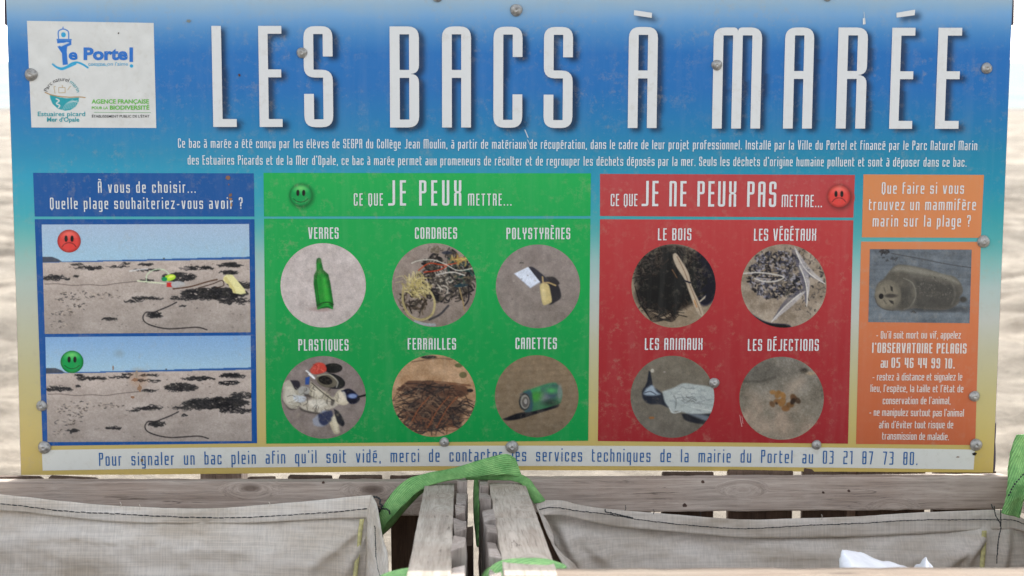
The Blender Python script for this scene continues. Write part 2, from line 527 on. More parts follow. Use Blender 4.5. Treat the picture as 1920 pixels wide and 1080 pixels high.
def glyph(ch, H, W0, w, h, accents=True):
    """list of strokes in glyph units: baseline y=0, cap height H"""
    base = BASEOF.get(ch, ch)
    W = glyph_width(ch, W0, w)
    L, R, B, T = w / 2, W - w / 2, h / 2, H - h / 2
    M = 0.53 * H
    r = min(W0 * 0.42, w * 1.15)
    l, rr = w, W - w
    X = 0.72 * H; Tx = X - h / 2; m = X * 0.52; D = 0.2 * H
    Cx = W / 2
    rs = r * 0.8
    q = h / 4
    S = []
    A = S.append
    c = base
    if c == 'A': A([(L, 0), (L, T, r), (R, T, r), (R, 0)]); A([(l, M), (rr, M)])
    elif c == 'B':
        A([(L, 0), (L, T, 0), (R, T, r), (R, M + q, rs, h / 2), (l, M + q)])
        A([(l, M - q, 0, h / 2), (R, M - q, rs), (R, B, r), (l, B)])
    elif c == 'C': A([(R, .70 * H), (R, T, r), (L, T, r), (L, B, r), (R, B, r), (R, .33 * H)])
    elif c == 'D': A([(L, 0), (L, T, 0), (R, T, r), (R, B, r), (l, B)])
    elif c == 'E': A([(W, T), (L, T, 0), (L, B, 0), (W, B)]); A([(l, M), (W * .97, M)])
    elif c == 'F': A([(W, T), (L, T, 0), (L, 0)]); A([(l, M), (W * .97, M)])
    elif c == 'G': A([(R, .70 * H), (R, T, r), (L, T, r), (L, B, r), (R, B, r), (R, M, 0), (W * .5, M)])
    elif c == 'H': A([(L, 0), (L, H)]); A([(R, 0), (R, H)]); A([(l, M), (rr, M)])
    elif c == 'I': A([(L, 0), (L, H)])
    elif c == 'J': A([(R, H), (R, B, r), (0, B)])
    elif c == 'L': A([(L, H), (L, B, 0), (W, B)])
    elif c == 'M':
        A([(L, 0), (L, T, r), (Cx - w / 4, T, w * .45, w / 2), (Cx - w / 4, 0)])
        A([(Cx + w / 4, 0, 0, w / 2), (Cx + w / 4, T, w * .45), (R, T, r), (R, 0)])
    elif c == 'N': A([(L, 0), (L, T, r * .5), (R, T, r), (R, 0)])
    elif c in 'O0': A([(L, M), (L, T, r), (R, T, r), (R, B, r), (L, B, r), (L, M)])
    elif c == 'P': A([(L, 0), (L, T, 0), (R, T, r), (R, M, r), (l, M)])
    elif c == 'Q': A([(L, M), (L, T, r), (R, T, r), (R, B, r), (L, B, r), (L, M)]); A([(Cx, 0), (Cx, -.09 * H)])
    elif c == 'R':
        A([(L, 0), (L, T, 0), (R, T, r), (R, M + q, rs, h / 2), (l, M + q)])
        A([(l, M - q, 0, h / 2), (R, M - q, rs), (R, 0)])
    elif c == 'S': A([(R, .70 * H), (R, T, r), (L, T, r), (L, M, r), (R, M, r), (R, B, r), (L, B, r), (L, .33 * H)])
    elif c == 'T': A([(0, T), (W, T)]); A([(Cx, H - h), (Cx, 0)])
    elif c == 'U': A([(L, H), (L, B, r), (R, B, r), (R, H)])
    elif c == 'V': A([(L, H), (Cx - w * .3, h / 2, 0), (Cx + w * .3, h / 2, 0), (R, H)])
    elif c in 'Xx':
        HH, MM = (H, M) if c == 'X' else (X, X * .5)
        A([(L, HH), (L, MM + q, rs, h / 2), (R, MM + q, rs), (R, HH)])
        A([(L, 0), (L, MM - q, rs, h / 2), (R, MM - q, rs), (R, 0)])
    elif c == 'Y': A([(L, H), (L, M, r), (R, M, r), (R, H)]); A([(Cx, M - h / 2), (Cx, 0)])
    elif c == '1': A([(0, T), (R, T, 0), (R, 0)])
    elif c == '2': A([(0, T), (R, T, r), (R, M, r), (L, M, r), (L, B, 0), (W, B)])
    elif c == '3':
        A([(0, T), (R, T, r), (R, M + q, rs, h / 2), (W * .3, M + q)])
        A([(W * .3, M - q, 0, h / 2), (R, M - q, rs), (R, B, r), (0, B)])
    elif c == '4': A([(L, H), (L, .38 * H, 0), (rr, .38 * H)]); A([(R, 0), (R, H)])
    elif c == '5': A([(W, T), (L, T, 0), (L, M, 0), (R, M, r), (R, B, r), (0, B)])
    elif c == '6': A([(R, .76 * H), (R, T, r), (L, T, r), (L, B, r), (R, B, r), (R, M, r), (l, M)])
    elif c == '7': A([(0, T), (R, T, 0), (Cx * .9, 0)])
    elif c == '8': A([(L, M), (L, T, r), (R, T, r), (R, B, r), (L, B, r), (L, M)]); A([(l, M), (rr, M)])
    elif c == '9': A([(L, .28 * H), (L, B, r), (R, B, r), (R, T, r), (L, T, r), (L, M, r), (rr, M)])
    elif c == 'a': A([(W * .12, Tx), (R, Tx, r), (R, 0)]); A([(rr, m), (L, m, rs), (L, B, rs), (rr, B)])
    elif c == 'b': A([(L, H), (L, B, 0), (R, B, r), (R, Tx, r), (l, Tx)])
    elif c == 'c': A([(R, X * .66), (R, Tx, r), (L, Tx, r), (L, B, r), (R, B, r), (R, X * .34)])
    elif c == 'd': A([(R, H), (R, B, 0), (L, B, r), (L, Tx, r), (rr, Tx)])
    elif c == 'e': A([(l, m), (R, m, 0), (R, Tx, r), (L, Tx, r), (L, B, r), (W * .95, B)])
    elif c == 'f': A([(W, T), (L, T, r), (L, 0)]); A([(l, Tx), (W, Tx)])
    elif c == 'g': A([(rr, B), (L, B, r), (L, Tx, r), (R, Tx, 0), (R, -D, r), (W * .1, -D)])
    elif c == 'h': A([(L, 0), (L, H)]); A([(l, Tx), (R, Tx, r), (R, 0)])
    elif c == 'i': A([(L, 0), (L, X)]); A([(L, H - h * 1.1), (L, H)])
    elif c == 'j': A([(R, X), (R, -D, r), (0, -D)]); A([(R, H - h * 1.1), (R, H)])
    elif c == 'l': A([(L, 0), (L, H)])
    elif c == 'm': A([(L, 0), (L, Tx, 0), (R, Tx, r), (R, 0)]); A([(Cx, 0), (Cx, Tx - h / 2)])
    elif c == 'n': A([(L, 0), (L, Tx, 0), (R, Tx, r), (R, 0)])
    elif c == 'o': A([(L, m), (L, Tx, r), (R, Tx, r), (R, B, r), (L, B, r), (L, m)])
    elif c == 'p': A([(L, -D - h / 2), (L, Tx, 0), (R, Tx, r), (R, B, r), (l, B)])
    elif c == 'q': A([(R, -D - h / 2), (R, Tx, 0), (L, Tx, r), (L, B, r), (rr, B)])
    elif c == 'r': A([(L, 0), (L, Tx, 0), (W, Tx)])
    elif c == 's': A([(R, X * .72), (R, Tx, rs), (L, Tx, rs), (L, m, rs), (R, m, rs), (R, B, rs), (L, B, rs), (L, X * .28)])
    elif c == 't': A([(L, H * .95), (L, B, r), (W, B)]); A([(l, Tx), (W, Tx)])
    elif c == 'u': A([(L, X), (L, B, r), (R, B, 0), (R, X)])
    elif c == 'v': A([(L, X), (Cx - w * .3, h / 2, 0), (Cx + w * .3, h / 2, 0), (R, X)])
    elif c == 'z': A([(0, Tx), (R, Tx, 0), (L, B, 0), (W, B)])
    elif c == '?': A([(L, .76 * H), (L, T, r), (R, T, r), (R, M, r), (Cx, M, 0), (Cx, h * 2.2)]); A([(Cx, 0), (Cx, h * 1.2)])
    elif c == '.': A([(L, 0), (L, h * 1.2)])
    elif c == ',': A([(L, -h * 1.1), (L, h * 1.1)])
    elif c == "'": A([(L, H * .80), (L, H)])
    elif c == '-': A([(0, m), (W, m)])
    if ch == 'ç': A([(Cx, 0), (Cx, -.14 * H)])
    if accents and ch in 'àèÀÈ':
        y = (X if ch.islower() else H) + h * 1.4
        A([(W * .12, y + h * .45), (W * .88, y - h * .25)])
    if accents and ch in 'éÉ':
        y = (X if ch.islower() else H) + h * 1.4
        A([(W * .12, y - h * .25), (W * .88, y + h * .45)])
    return S, W


VPX = 870.0; VPL = 24000.0


def text_line(s, x0, x1, base, H, ratio=0.30, w=None, h=None, V=None, F=None, space=0.5):
    """condensed line that fills x0..x1; base = number, (y0, y1) or a function of x"""
    W = H * ratio
    w = w or H * 0.105; h = h or H * 0.09
    if callable(base): bf = base
    elif isinstance(base, tuple): bf = lambda x: base[0] + (base[1] - base[0]) * (x - x0) / (x1 - x0)
    else: bf = lambda x: base
    widths = [0 if ch == ' ' else glyph_width(ch, W, w) for ch in s]
    nsp = s.count(' '); gaps = len(s) - 1
    # a space counts as an extra gap of 'space' gaps plus a letter width
    tot = sum(widths) + nsp * W * space
    track = (x1 - x0 - tot) / gaps
    x = x0
    for ch, wd in zip(s, widths):
        if ch == ' ':
            x += W * space + track
            continue
        S, gw = glyph(ch, H, W, w, h)
        lv, lf = [], []
        for st in S: offset_strip(st, w, h, lv, lf)
        k = len(V)
        for (gx, gy) in lv:
            px = x + gx; by = bf(x + gw / 2)
            V.append((px + (px - VPX) / VPL * gy, by - gy))
        F.extend([tuple(i + k for i in f) for f in lf])
        x += wd + track


def flat_mesh(name, Vpx, F, col, off, parent, label=None):
    V = np.array(Vpx, float)
    P = board_pt(V[:, 0], V[:, 1], off)
    me = bpy.data.meshes.new(name)
    me.from_pydata([tuple(p) for p in P], [], F)
    c = np.asarray(col, float)
    set_col(me, alb(c) if c.ndim == 1 else alb(c))
    o = link(name, me, PRINT, parent)
    if label: o['label'] = label
    return o


L_PANEL, L_PHOTO, L_TEXT, L_TOP = 0.0004, 0.0007, 0.0010, 0.0013


def lines(name, rows, col, parent, off=L_TEXT, label=None):
    for r in rows:
        V, F = [], []
        kw = r[5] if len(r) > 5 else {}
        text_line(r[0], r[1], r[2], r[3], r[4], V=V, F=F, **kw)
        o = flat_mesh(name, V, F, col, off, parent, label)
    return o


def panel_grid(name, TL, TR, BR, BL, colfn, parent, off=L_PANEL, step=18.0, label=None, bow=None):
    nx = max(2, int((TR[0] - TL[0]) / step) + 1); ny = max(2, int((BL[1] - TL[1]) / step) + 1)
    s, t = np.meshgrid(np.linspace(0, 1, nx), np.linspace(0, 1, ny))
    P = [(1 - s) * (1 - t) * TL[k] + s * (1 - t) * TR[k] + s * t * BR[k] + (1 - s) * t * BL[k] for k in (0, 1)]
    if bow: P[1] = P[1] + bow(s, t)
    col = colfn(P[0], P[1]).reshape(-1, 3)
    pts = board_pt(P[0].ravel(), P[1].ravel(), off)
    me = quad_mesh(name, pts, grid_faces(ny, nx))
    set_col(me, alb(col))
    o = link(name, me, PRINT, parent)
    if label: o['label'] = label
    return o


def vgrad(stops):
    ys_ = [s[0] for s in stops]; cs = np.array([s[1] for s in stops], float)
    def f(x, y):
        return np.stack([np.interp(y, ys_, cs[:, k]) for k in range(3)], -1)
    return f


# ------------------------------------------------------------------ painter for the printed photographs
class Canvas:
    def __init__(s, w, h, X0, Y0, sc):
        s.w, s.h, s.X0, s.Y0, s.sc = w, h, X0, Y0, sc
        s.a = np.zeros((h, w, 3)); s.yy, s.xx = np.mgrid[0:h, 0:w].astype(float)
    def tr(s, p): return (np.asarray(p, float) - (s.X0, s.Y0)) / s.sc
    def box(s, lo, hi, pad):
        x0, y0 = max(0, int(lo[0] - pad)), max(0, int(lo[1] - pad)); x1, y1 = min(s.w, int(hi[0] + pad) + 2), min(s.h, int(hi[1] + pad) + 2)
        return (slice(y0, y1), slice(x0, x1)) if x1 > x0 and y1 > y0 else None
    def put(s, sl, m, col, alpha):
        m = (m * alpha)[..., None]
        s.a[sl] = s.a[sl] * (1 - m) + np.asarray(col, float) * m
    def fbm(s, f, seed, octs=5, gain=.55, ax=1.0): return fbm2(s.xx * f * ax, s.yy * f, seed, octs, 1.0, gain)
    def ell(s, cx, cy, rx, ry, col, alpha=1.0, ang=0.0, soft=0.8):
        c = s.tr((cx, cy)); rx /= s.sc; ry /= s.sc
        sl = s.box(c - max(rx, ry), c + max(rx, ry), soft + 2)
        if sl is None: return
        dx = s.xx[sl] - c[0]; dy = s.yy[sl] - c[1]; ca, sa = math.cos(ang), math.sin(ang)
        u = (dx * ca + dy * sa) / rx; v = (-dx * sa + dy * ca) / ry
        d = (np.hypot(u, v) - 1) * min(rx, ry)
        s.put(sl, np.clip(0.5 - d / soft, 0, 1), col, alpha)
    def poly(s, pts, col, alpha=1.0, soft=0.8, smooth=None):
        P = s.tr(pts)
        if smooth is None: smooth = soft >= 2
        if smooth: P = catmull(np.vstack([P, P[:1]]), 4)[:-1]
        sl = s.box(P.min(0), P.max(0), 2)
        if sl is None: return
        x, y = s.xx[sl], s.yy[sl]
        inside = np.zeros(x.shape, bool); dm = np.full(x.shape, 1e9)
        for i in range(len(P)):
            (ax, ay), (bx, by) = P[i], P[(i + 1) % len(P)]
            cnd = ((ay > y) != (by > y)) & (x < (bx - ax) * (y - ay) / ((by - ay) or 1e-9) + ax)
            inside ^= cnd
            t = np.clip(((x - ax) * (bx - ax) + (y - ay) * (by - ay)) / max((bx - ax) ** 2 + (by - ay) ** 2, 1e-9), 0, 1)
            dm = np.minimum(dm, np.hypot(x - ax - t * (bx - ax), y - ay - t * (by - ay)))
        d = np.where(inside, -dm, dm)
        s.put(sl, np.clip(0.5 - d / soft, 0, 1), col, alpha)
    def line(s, pts, wd, col, alpha=1.0, curve=True, soft=0.8):
        P = s.tr(pts)
        if curve and len(P) > 2: P = catmull(P, 6)
        hw = wd / s.sc / 2
        sl = s.box(P.min(0), P.max(0), hw + 2)
        if sl is None: return
        x, y = s.xx[sl], s.yy[sl]; dm = np.full(x.shape, 1e9)
        for (ax, ay), (bx, by) in zip(P[:-1], P[1:]):
            t = np.clip(((x - ax) * (bx - ax) + (y - ay) * (by - ay)) / max((bx - ax) ** 2 + (by - ay) ** 2, 1e-9), 0, 1)
            dm = np.minimum(dm, np.hypot(x - ax - t * (bx - ax), y - ay - t * (by - ay)))
        s.put(sl, np.clip(0.5 - (dm - hw) / soft, 0, 1), col, alpha)
    def weed(s, cx, cy, rx, ry, n, cols=((42, 42, 45), (60, 58, 58), (30, 30, 34)), ln=28, wd=5, ang=0.0, spread=1.2):
        for _ in range(n):
            a = random.uniform(0, 6.283); q = math.sqrt(random.random())
            ux, uy = rx * q * math.cos(a), ry * q * math.sin(a)
            x = cx + ux * math.cos(ang) - uy * math.sin(ang); y = cy + ux * math.sin(ang) + uy * math.cos(ang)
            b_ = ang + random.uniform(-spread, spread); l_ = ln * random.uniform(.4, 1.2)
            k = random.uniform(-.35, .35) * l_
            p = [(x - l_ / 2 * math.cos(b_), y - l_ / 2 * math.sin(b_)), (x - k * math.sin(b_), y + k * math.cos(b_)), (x + l_ / 2 * math.cos(b_), y + l_ / 2 * math.sin(b_))]
            s.line(p, wd * random.uniform(.4, 1.1), random.choice(cols), random.uniform(.55, 1))
    def sand(s, top, bot, amp=10, seed=1, f=0.06):
        t = (s.yy / s.h)[..., None]
        s.a[:] = np.asarray(top, float) * (1 - t) + np.asarray(bot, float) * t
        s.a += (s.fbm(f, seed) * amp * 1.6 + s.fbm(0.45, seed + 1, 3, .8) * amp * .9)[..., None]
    def finish(s, grain=7, seed=5, blur=1, tex=0, texf=.12):
        for _ in range(blur):
            p = np.pad(s.a, ((1, 1), (1, 1), (0, 0)), mode='edge')
            s.a = (p[:-2, 1:-1] + p[2:, 1:-1] + p[1:-1, :-2] + p[1:-1, 2:] + 4 * p[1:-1, 1:-1]) / 8
        g_ = np.random.default_rng(seed).normal(0, 1, s.a.shape[:2])
        k_ = 1 + (g_ * grain / 128 + (s.fbm(texf, seed + 3, 5, .65) * tex / 100 if tex else 0))
        s.a = s.a * k_[..., None]
    def tone(s, m, k): s.a = (s.a - m) * k + m


def catmull(P, k):
    P = np.asarray(P, float)
    Q = np.vstack([2 * P[0] - P[1], P, 2 * P[-1] - P[-2]])
    out = []
    for i in range(1, len(Q) - 2):
        for t in np.linspace(0, 1, k, endpoint=False):
            a, b_, c, d = Q[i - 1], Q[i], Q[i + 1], Q[i + 2]
            out.append(0.5 * (2 * b_ + (c - a) * t + (2 * a - 5 * b_ + 4 * c - d) * t * t + (-a + 3 * b_ - 3 * c + d) * t ** 3))
    out.append(P[-1])
    return np.array(out)


def rect_photo(name, cv, TL, TR, BR, BL, parent, label=None, off=L_PHOTO):
    if 'beach' in name: cv.a = np.clip((cv.a - 150) * 1.1 + 148, 8, 250)
    if name != 'logo_label': cv.finish(4, 9, 1, 0 if 'beach' in name else 10)
    s, t = np.meshgrid(np.linspace(0, 1, cv.w), np.linspace(0, 1, cv.h))
    P = [(1 - s) * (1 - t) * TL[k] + s * (1 - t) * TR[k] + s * t * BR[k] + (1 - s) * t * BL[k] for k in (0, 1)]
    pts = board_pt(P[0].ravel(), P[1].ravel(), off)
    me = quad_mesh(name, pts, grid_faces(cv.h, cv.w))
    set_col(me, alb(np.clip(cv.a, 4, 255).reshape(-1, 3)))
    o = link(name, me, PRINT, parent)
    if label: o['label'] = label
    return o


def disc_photo(name, cv, cx, cy, rx, ry, parent, label=None, off=L_PHOTO):
    if name.endswith('photo'):
        if name in ('tangled_rope_photo', 'shells_and_weed_photo', 'driftwood_photo', 'plastic_litter_photo'): cv.a = np.clip((cv.a - 118) * 1.22 + 108, 8, 250)
        cv.finish(4, 9, 1, 9)
    n = cv.w
    u = (cv.xx / (cv.w - 1) * 2 - 1); v = (cv.yy / (cv.h - 1) * 2 - 1)
    r = np.hypot(u, v); k = np.where(r > 1, 1 / np.maximum(r, 1e-6), 1)
    px = cx + u * k * rx; py = cy + v * k * ry
    F = grid_faces(cv.h, cv.w)
    keep = (r.ravel()[F] < 1).any(1)
    F = F[keep]
    used, inv = np.unique(F, return_inverse=True)
    pts = board_pt(px.ravel()[used], py.ravel()[used], off)
    me = quad_mesh(name, pts, inv.reshape(-1, 4))
    set_col(me, alb(np.clip(cv.a, 4, 255).reshape(-1, 3)[used]))
    o = link(name, me, PRINT, parent)
    if label: o['label'] = label
    return o


def smiley(cx, cy, r, green, parent, happy, glow=False):
    n = 45
    cv = Canvas(n, n, 0, 0, 1)
    u = cv.xx / (n - 1) * 2 - 1; v = cv.yy / (n - 1) * 2 - 1
    base = np.array((12, 150, 75) if green else (214, 66, 60), float)
    hi = np.array((120, 205, 110) if green else (235, 110, 98), float)
    f = np.clip(1 - np.hypot(u * 1.0, (v + .62) * 1.7), 0, 1)[..., None]
    e = np.clip((np.hypot(u, v) - .75) / .25, 0, 1)[..., None]
    cv.a[:] = base * (1 - f) + hi * f
    cv.a *= 1 - .28 * e
    for sx in (-1, 1): cv.ell(22 + sx * 5.6, 17.5, 3.2, 6.0, (22, 20, 22))
    m = [(8, 29), (14, 33.5), (22, 35.5), (30, 33.5), (36, 29)] if happy else [(9, 33), (14, 27.5), (22, 25), (30, 27.5), (35, 33)]
    cv.line(m, 1.6, (10, 70, 35) if green else (95, 30, 30), .85)
    o = disc_photo('smiley_face', cv, cx, cy, r, r * .98, parent, 'green smiling face' if happy else 'red sad face', L_TOP)
    return o


# ------------------------------------------------------------------ the information board
mid = board_pt(np.array(955.), np.array(886.))
board = empty('information_board', (float(mid[0]), float(mid[1]), float(mid[2])),
              'large weathered blue board headed LES BACS À MARÉE, standing behind the wooden bins', 'sign')

# sheet: vertical fade of the print, with the soft printed shadow of the title letters
def edge_l(y): return np.interp(y, [-40, 0, 50, 300, 600, 890], [10.2, 11.5, 13.5, 22.3, 32.0, 39.8])
def edge_r(y): return 1898.3 - 0.0410 * y
def bot_y(x): return np.interp(x, [40, 250, 500, 760, 960, 1200, 1400, 1862], [890.5, 890, 887.5, 883, 881.5, 882, 883.5, 886])

STEP = 3.0
nx, ny = 631, 309
s_, t_ = np.meshgrid(np.linspace(0, 1, nx), np.linspace(0, 1, ny))
TOPY = -34.0
py = TOPY + t_ * (888 - TOPY)
px = edge_l(py) + s_ * (edge_r(py) - edge_l(py))
py2 = py + (bot_y(px) - 888) * np.clip((py - 450) / 438, 0, 1) ** 1.6
left = vgrad([(-34, (172, 184, 190)), (0, (152, 180, 200)), (28, (118, 162, 202)), (60, (80, 136, 188)), (100, (42, 112, 178)), (165, (40, 110, 175)), (235, (42, 124, 174)), (290, (46, 138, 174)),
              (330, (52, 154, 182)), (400, (68, 165, 176)), (440, (104, 176, 172)), (480, (140, 182, 172)), (530, (172, 186, 172)), (580, (182, 184, 164)), (650, (186, 182, 148)), (720, (190, 178, 126)), (800, (196, 176, 112)), (890, (192, 168, 98))])
right = vgrad([(-34, (168, 182, 190)), (0, (140, 172, 196)), (28, (108, 156, 200)), (60, (68, 130, 186)), (100, (34, 106, 174)), (165, (32, 106, 172)), (235, (30, 116, 166)), (290, (32, 128, 160)),
               (350, (34, 138, 164)), (400, (50, 150, 160)), (450, (78, 162, 162)), (490, (122, 176, 170)), (540, (168, 186, 180)), (600, (184, 186, 176)), (660, (184, 180, 150)), (740, (186, 174, 122)), (820, (192, 172, 104)), (890, (194, 168, 92))])
cl = left(px, py); cr = right(px, py)
k = np.clip((px - 60) / 1780, 0, 1)[..., None]
col = cl * (1 - k) + cr * k
# brighter middle fade between the panels
mk = (np.exp(-((px - 800) / 700) ** 2) * np.clip((py - 430) / 60, 0, 1) * np.clip((640 - py) / 100, 0, 1))[..., None]
col = col * (1 - .35 * mk) + np.array((188, 200, 204)) * .35 * mk
TITLE = [('L', 400, 444, 238), ('E', 487, 530, 238), ('S', 571, 625, 238.5), ('B', 731.5, 786, 239), ('A', 829, 883, 239), ('C', 925, 979, 239.5), ('S', 1019, 1073, 240),
         ('À', 1177, 1231, 240), ('M', 1335, 1425, 241), ('A', 1468, 1522, 241), ('R', 1567, 1622, 241), ('É', 1667, 1710, 241.5), ('E', 1753, 1797, 241.5)]
TV, TF = [], []
TGRP = []
TH, TWv, TWh = 189.5, 18.3, 14.8
for ch, a0, a1, by in TITLE:
    W0 = 54.3
    S, gw = glyph(ch, TH, W0, TWv, TWh, accents=False)
    lv, lf = [], []
    for st in S: offset_strip(st, TWv, TWh, lv, lf)
    kk = len(TV)
    sx = (a1 - a0) / gw
    for gx, gy in lv:
        X_ = a0 + gx * sx
        TV.append((X_ + (X_ - VPX) / VPL * gy, by - gy))
    TF.extend([tuple(i + kk for i in f) for f in lf])
    TGRP.append((kk, len(TV), lf))
for Q in (((1189, 19), (1222.5, 24), (1222, 33.5), (1188.5, 28.5)), ((1681, 24), (1716, 18), (1715, 28.5), (1681, 33))):
    kk = len(TV); TV.extend([Q[0], Q[3], Q[2], Q[1]]); TF.append((kk, kk + 1, kk + 2, kk + 3))
    TGRP.append((kk, kk + 4, [(0, 1, 2, 3)]))
# rasterise the letters coarsely for the printed soft shadow
sc_ = STEP
RW, RH = int(1920 / sc_), int(300 / sc_)
ras = np.zeros((RH, RW))
tv = np.array(TV)
RY, RX = np.mgrid[0:RH, 0:RW]; RX = (RX + .5) * sc_; RY = (RY + .5) * sc_
for f in TF:
    P = tv[list(f)]
    x0, y0 = (P.min(0) / sc_).astype(int) - 1; x1, y1 = (P.max(0) / sc_).astype(int) + 2
    x0 = max(x0, 0); y0 = max(y0, 0)
    xs2, ys2 = RX[y0:y1, x0:x1], RY[y0:y1, x0:x1]
    ins = np.zeros(xs2.shape, bool)
    for i in range(len(P)):
        (ax, ay), (bx, by_) = P[i], P[(i + 1) % len(P)]
        ins ^= ((ay > ys2) != (by_ > ys2)) & (xs2 < (bx - ax) * (ys2 - ay) / ((by_ - ay) or 1e-9) + ax)
    ras[y0:y1, x0:x1] = np.maximum(ras[y0:y1, x0:x1], ins)
for _ in range(7):
    p_ = np.pad(ras, 1, mode='edge')
    ras = (p_[:-2, 1:-1] + p_[2:, 1:-1] + p_[1:-1, :-2] + p_[1:-1, 2:] + 2 * p_[1:-1, 1:-1]) / 6
sxp = np.clip(((px - 9) / sc_).astype(int), 0, RW - 1); syp = np.clip(((py - 5) / sc_).astype(int), 0, RH - 1)
shd = np.where((py > 5) & (py < 295), ras[syp, sxp], 0)[..., None]
col = col * (1 - .62 * np.clip(shd * 1.25, 0, 1)) + np.array((10, 30, 60)) * (.62 * np.clip(shd * 1.25, 0, 1)) * .6
# grime wiped along the top edge
gr = (np.clip((70 - py) / 90, 0, 1) * (0.5 + fbm2(px / 60, py / 30, 21, 5)))[..., None]
col = col * (1 - .30 * np.clip(gr, 0, 1)) + np.array((176, 172, 160)) * .30 * np.clip(gr, 0, 1)
pts = board_pt(px.ravel(), py2.ravel(), 0)
me = quad_mesh('sheet', pts, grid_faces(ny, nx))
set_col(me, alb(np.clip(col, 0, 255).reshape(-1, 3)))
sheet = link('printed_sheet', me, PRINT, board)
# backing board a few millimetres behind, gives the sheet its thickness
u_, v_ = np.meshgrid(np.linspace(0, 1, 60), np.linspace(0, 1, 24))
bpy_ = TOPY + v_ * (888 - TOPY); bpx = edge_l(bpy_) - .4 + u_ * (edge_r(bpy_) - edge_l(bpy_) + .8)
bpy2 = bpy_ + (bot_y(bpx) - 888) * np.clip((bpy_ - 450) / 438, 0, 1) ** 1.6
P0 = board_pt(bpx.ravel(), bpy2.ravel(), -0.0008); P1 = P0 + np.array([0, 0.006, 0])
G = grid_faces(24, 60)
idx = np.arange(24 * 60).reshape(24, 60); off_ = 24 * 60
rim = np.concatenate([idx[0, :], idx[1:, -1], idx[-1, -2::-1], idx[-2:0:-1, 0]])
rimF = np.stack([rim, np.roll(rim, -1), np.roll(rim, -1) + off_, rim + off_], -1)
me = quad_mesh('backing', np.vstack([P0, P1]), np.vstack([G, G[:, ::-1] + off_, rimF]))
link('backing_board', me, EDGE, board)

for a_, b_, f_ in TGRP: flat_mesh('title_letter' if len(f_) > 1 else 'accent', TV[a_:b_], f_, (212, 213, 212), L_TEXT, board)
lines('introduction_text', [
    ("Ce bac à marée a été conçu par les élèves de SEGPA du Collège Jean Moulin, à partir de matériaux de récupération, dans le cadre de leur projet professionnel. Installé par la Ville du Portel et financé par le Parc Naturel Marin", 334, 1832, (277, 281.5), 17.5, dict(ratio=.31, w=1.75, h=1.6)),
    ("des Estuaires Picards et de la Mer d'Opale, ce bac à marée permet aux promeneurs de récolter et de regrouper les déchets déposés par la mer. Seuls les déchets d'origine humaine polluent et sont à déposer dans ce bac.", 352, 1812, (308.5, 312.6), 17.5, dict(ratio=.31, w=1.75, h=1.6)),
], (214, 218, 220), board)

WHITE = (212, 214, 213)
HB = dict(ratio=.32, w=2.2, h=2.1)


def flatc(c): return lambda x, y: np.broadcast_to(np.array(c, float), x.shape + (3,)).copy()


# --- blue column
pb = panel_grid('blue_heading_panel', (62, 324), (476, 325), (477, 406), (65, 406), flatc((28, 84, 148)), board, label='blue heading panel')
lines('heading_text', [("À vous de choisir...", 184, 367, 361.5, 21.5, HB), ("Quelle plage souhaiteriez-vous avoir ?", 94, 455, (392, 391.5), 21.5, HB)], WHITE, pb)
pf = panel_grid('blue_photo_panel', (65, 411), (477, 411), (482, 831), (80, 836), flatc((18, 80, 146)), board, label='blue frame round two beach photographs')


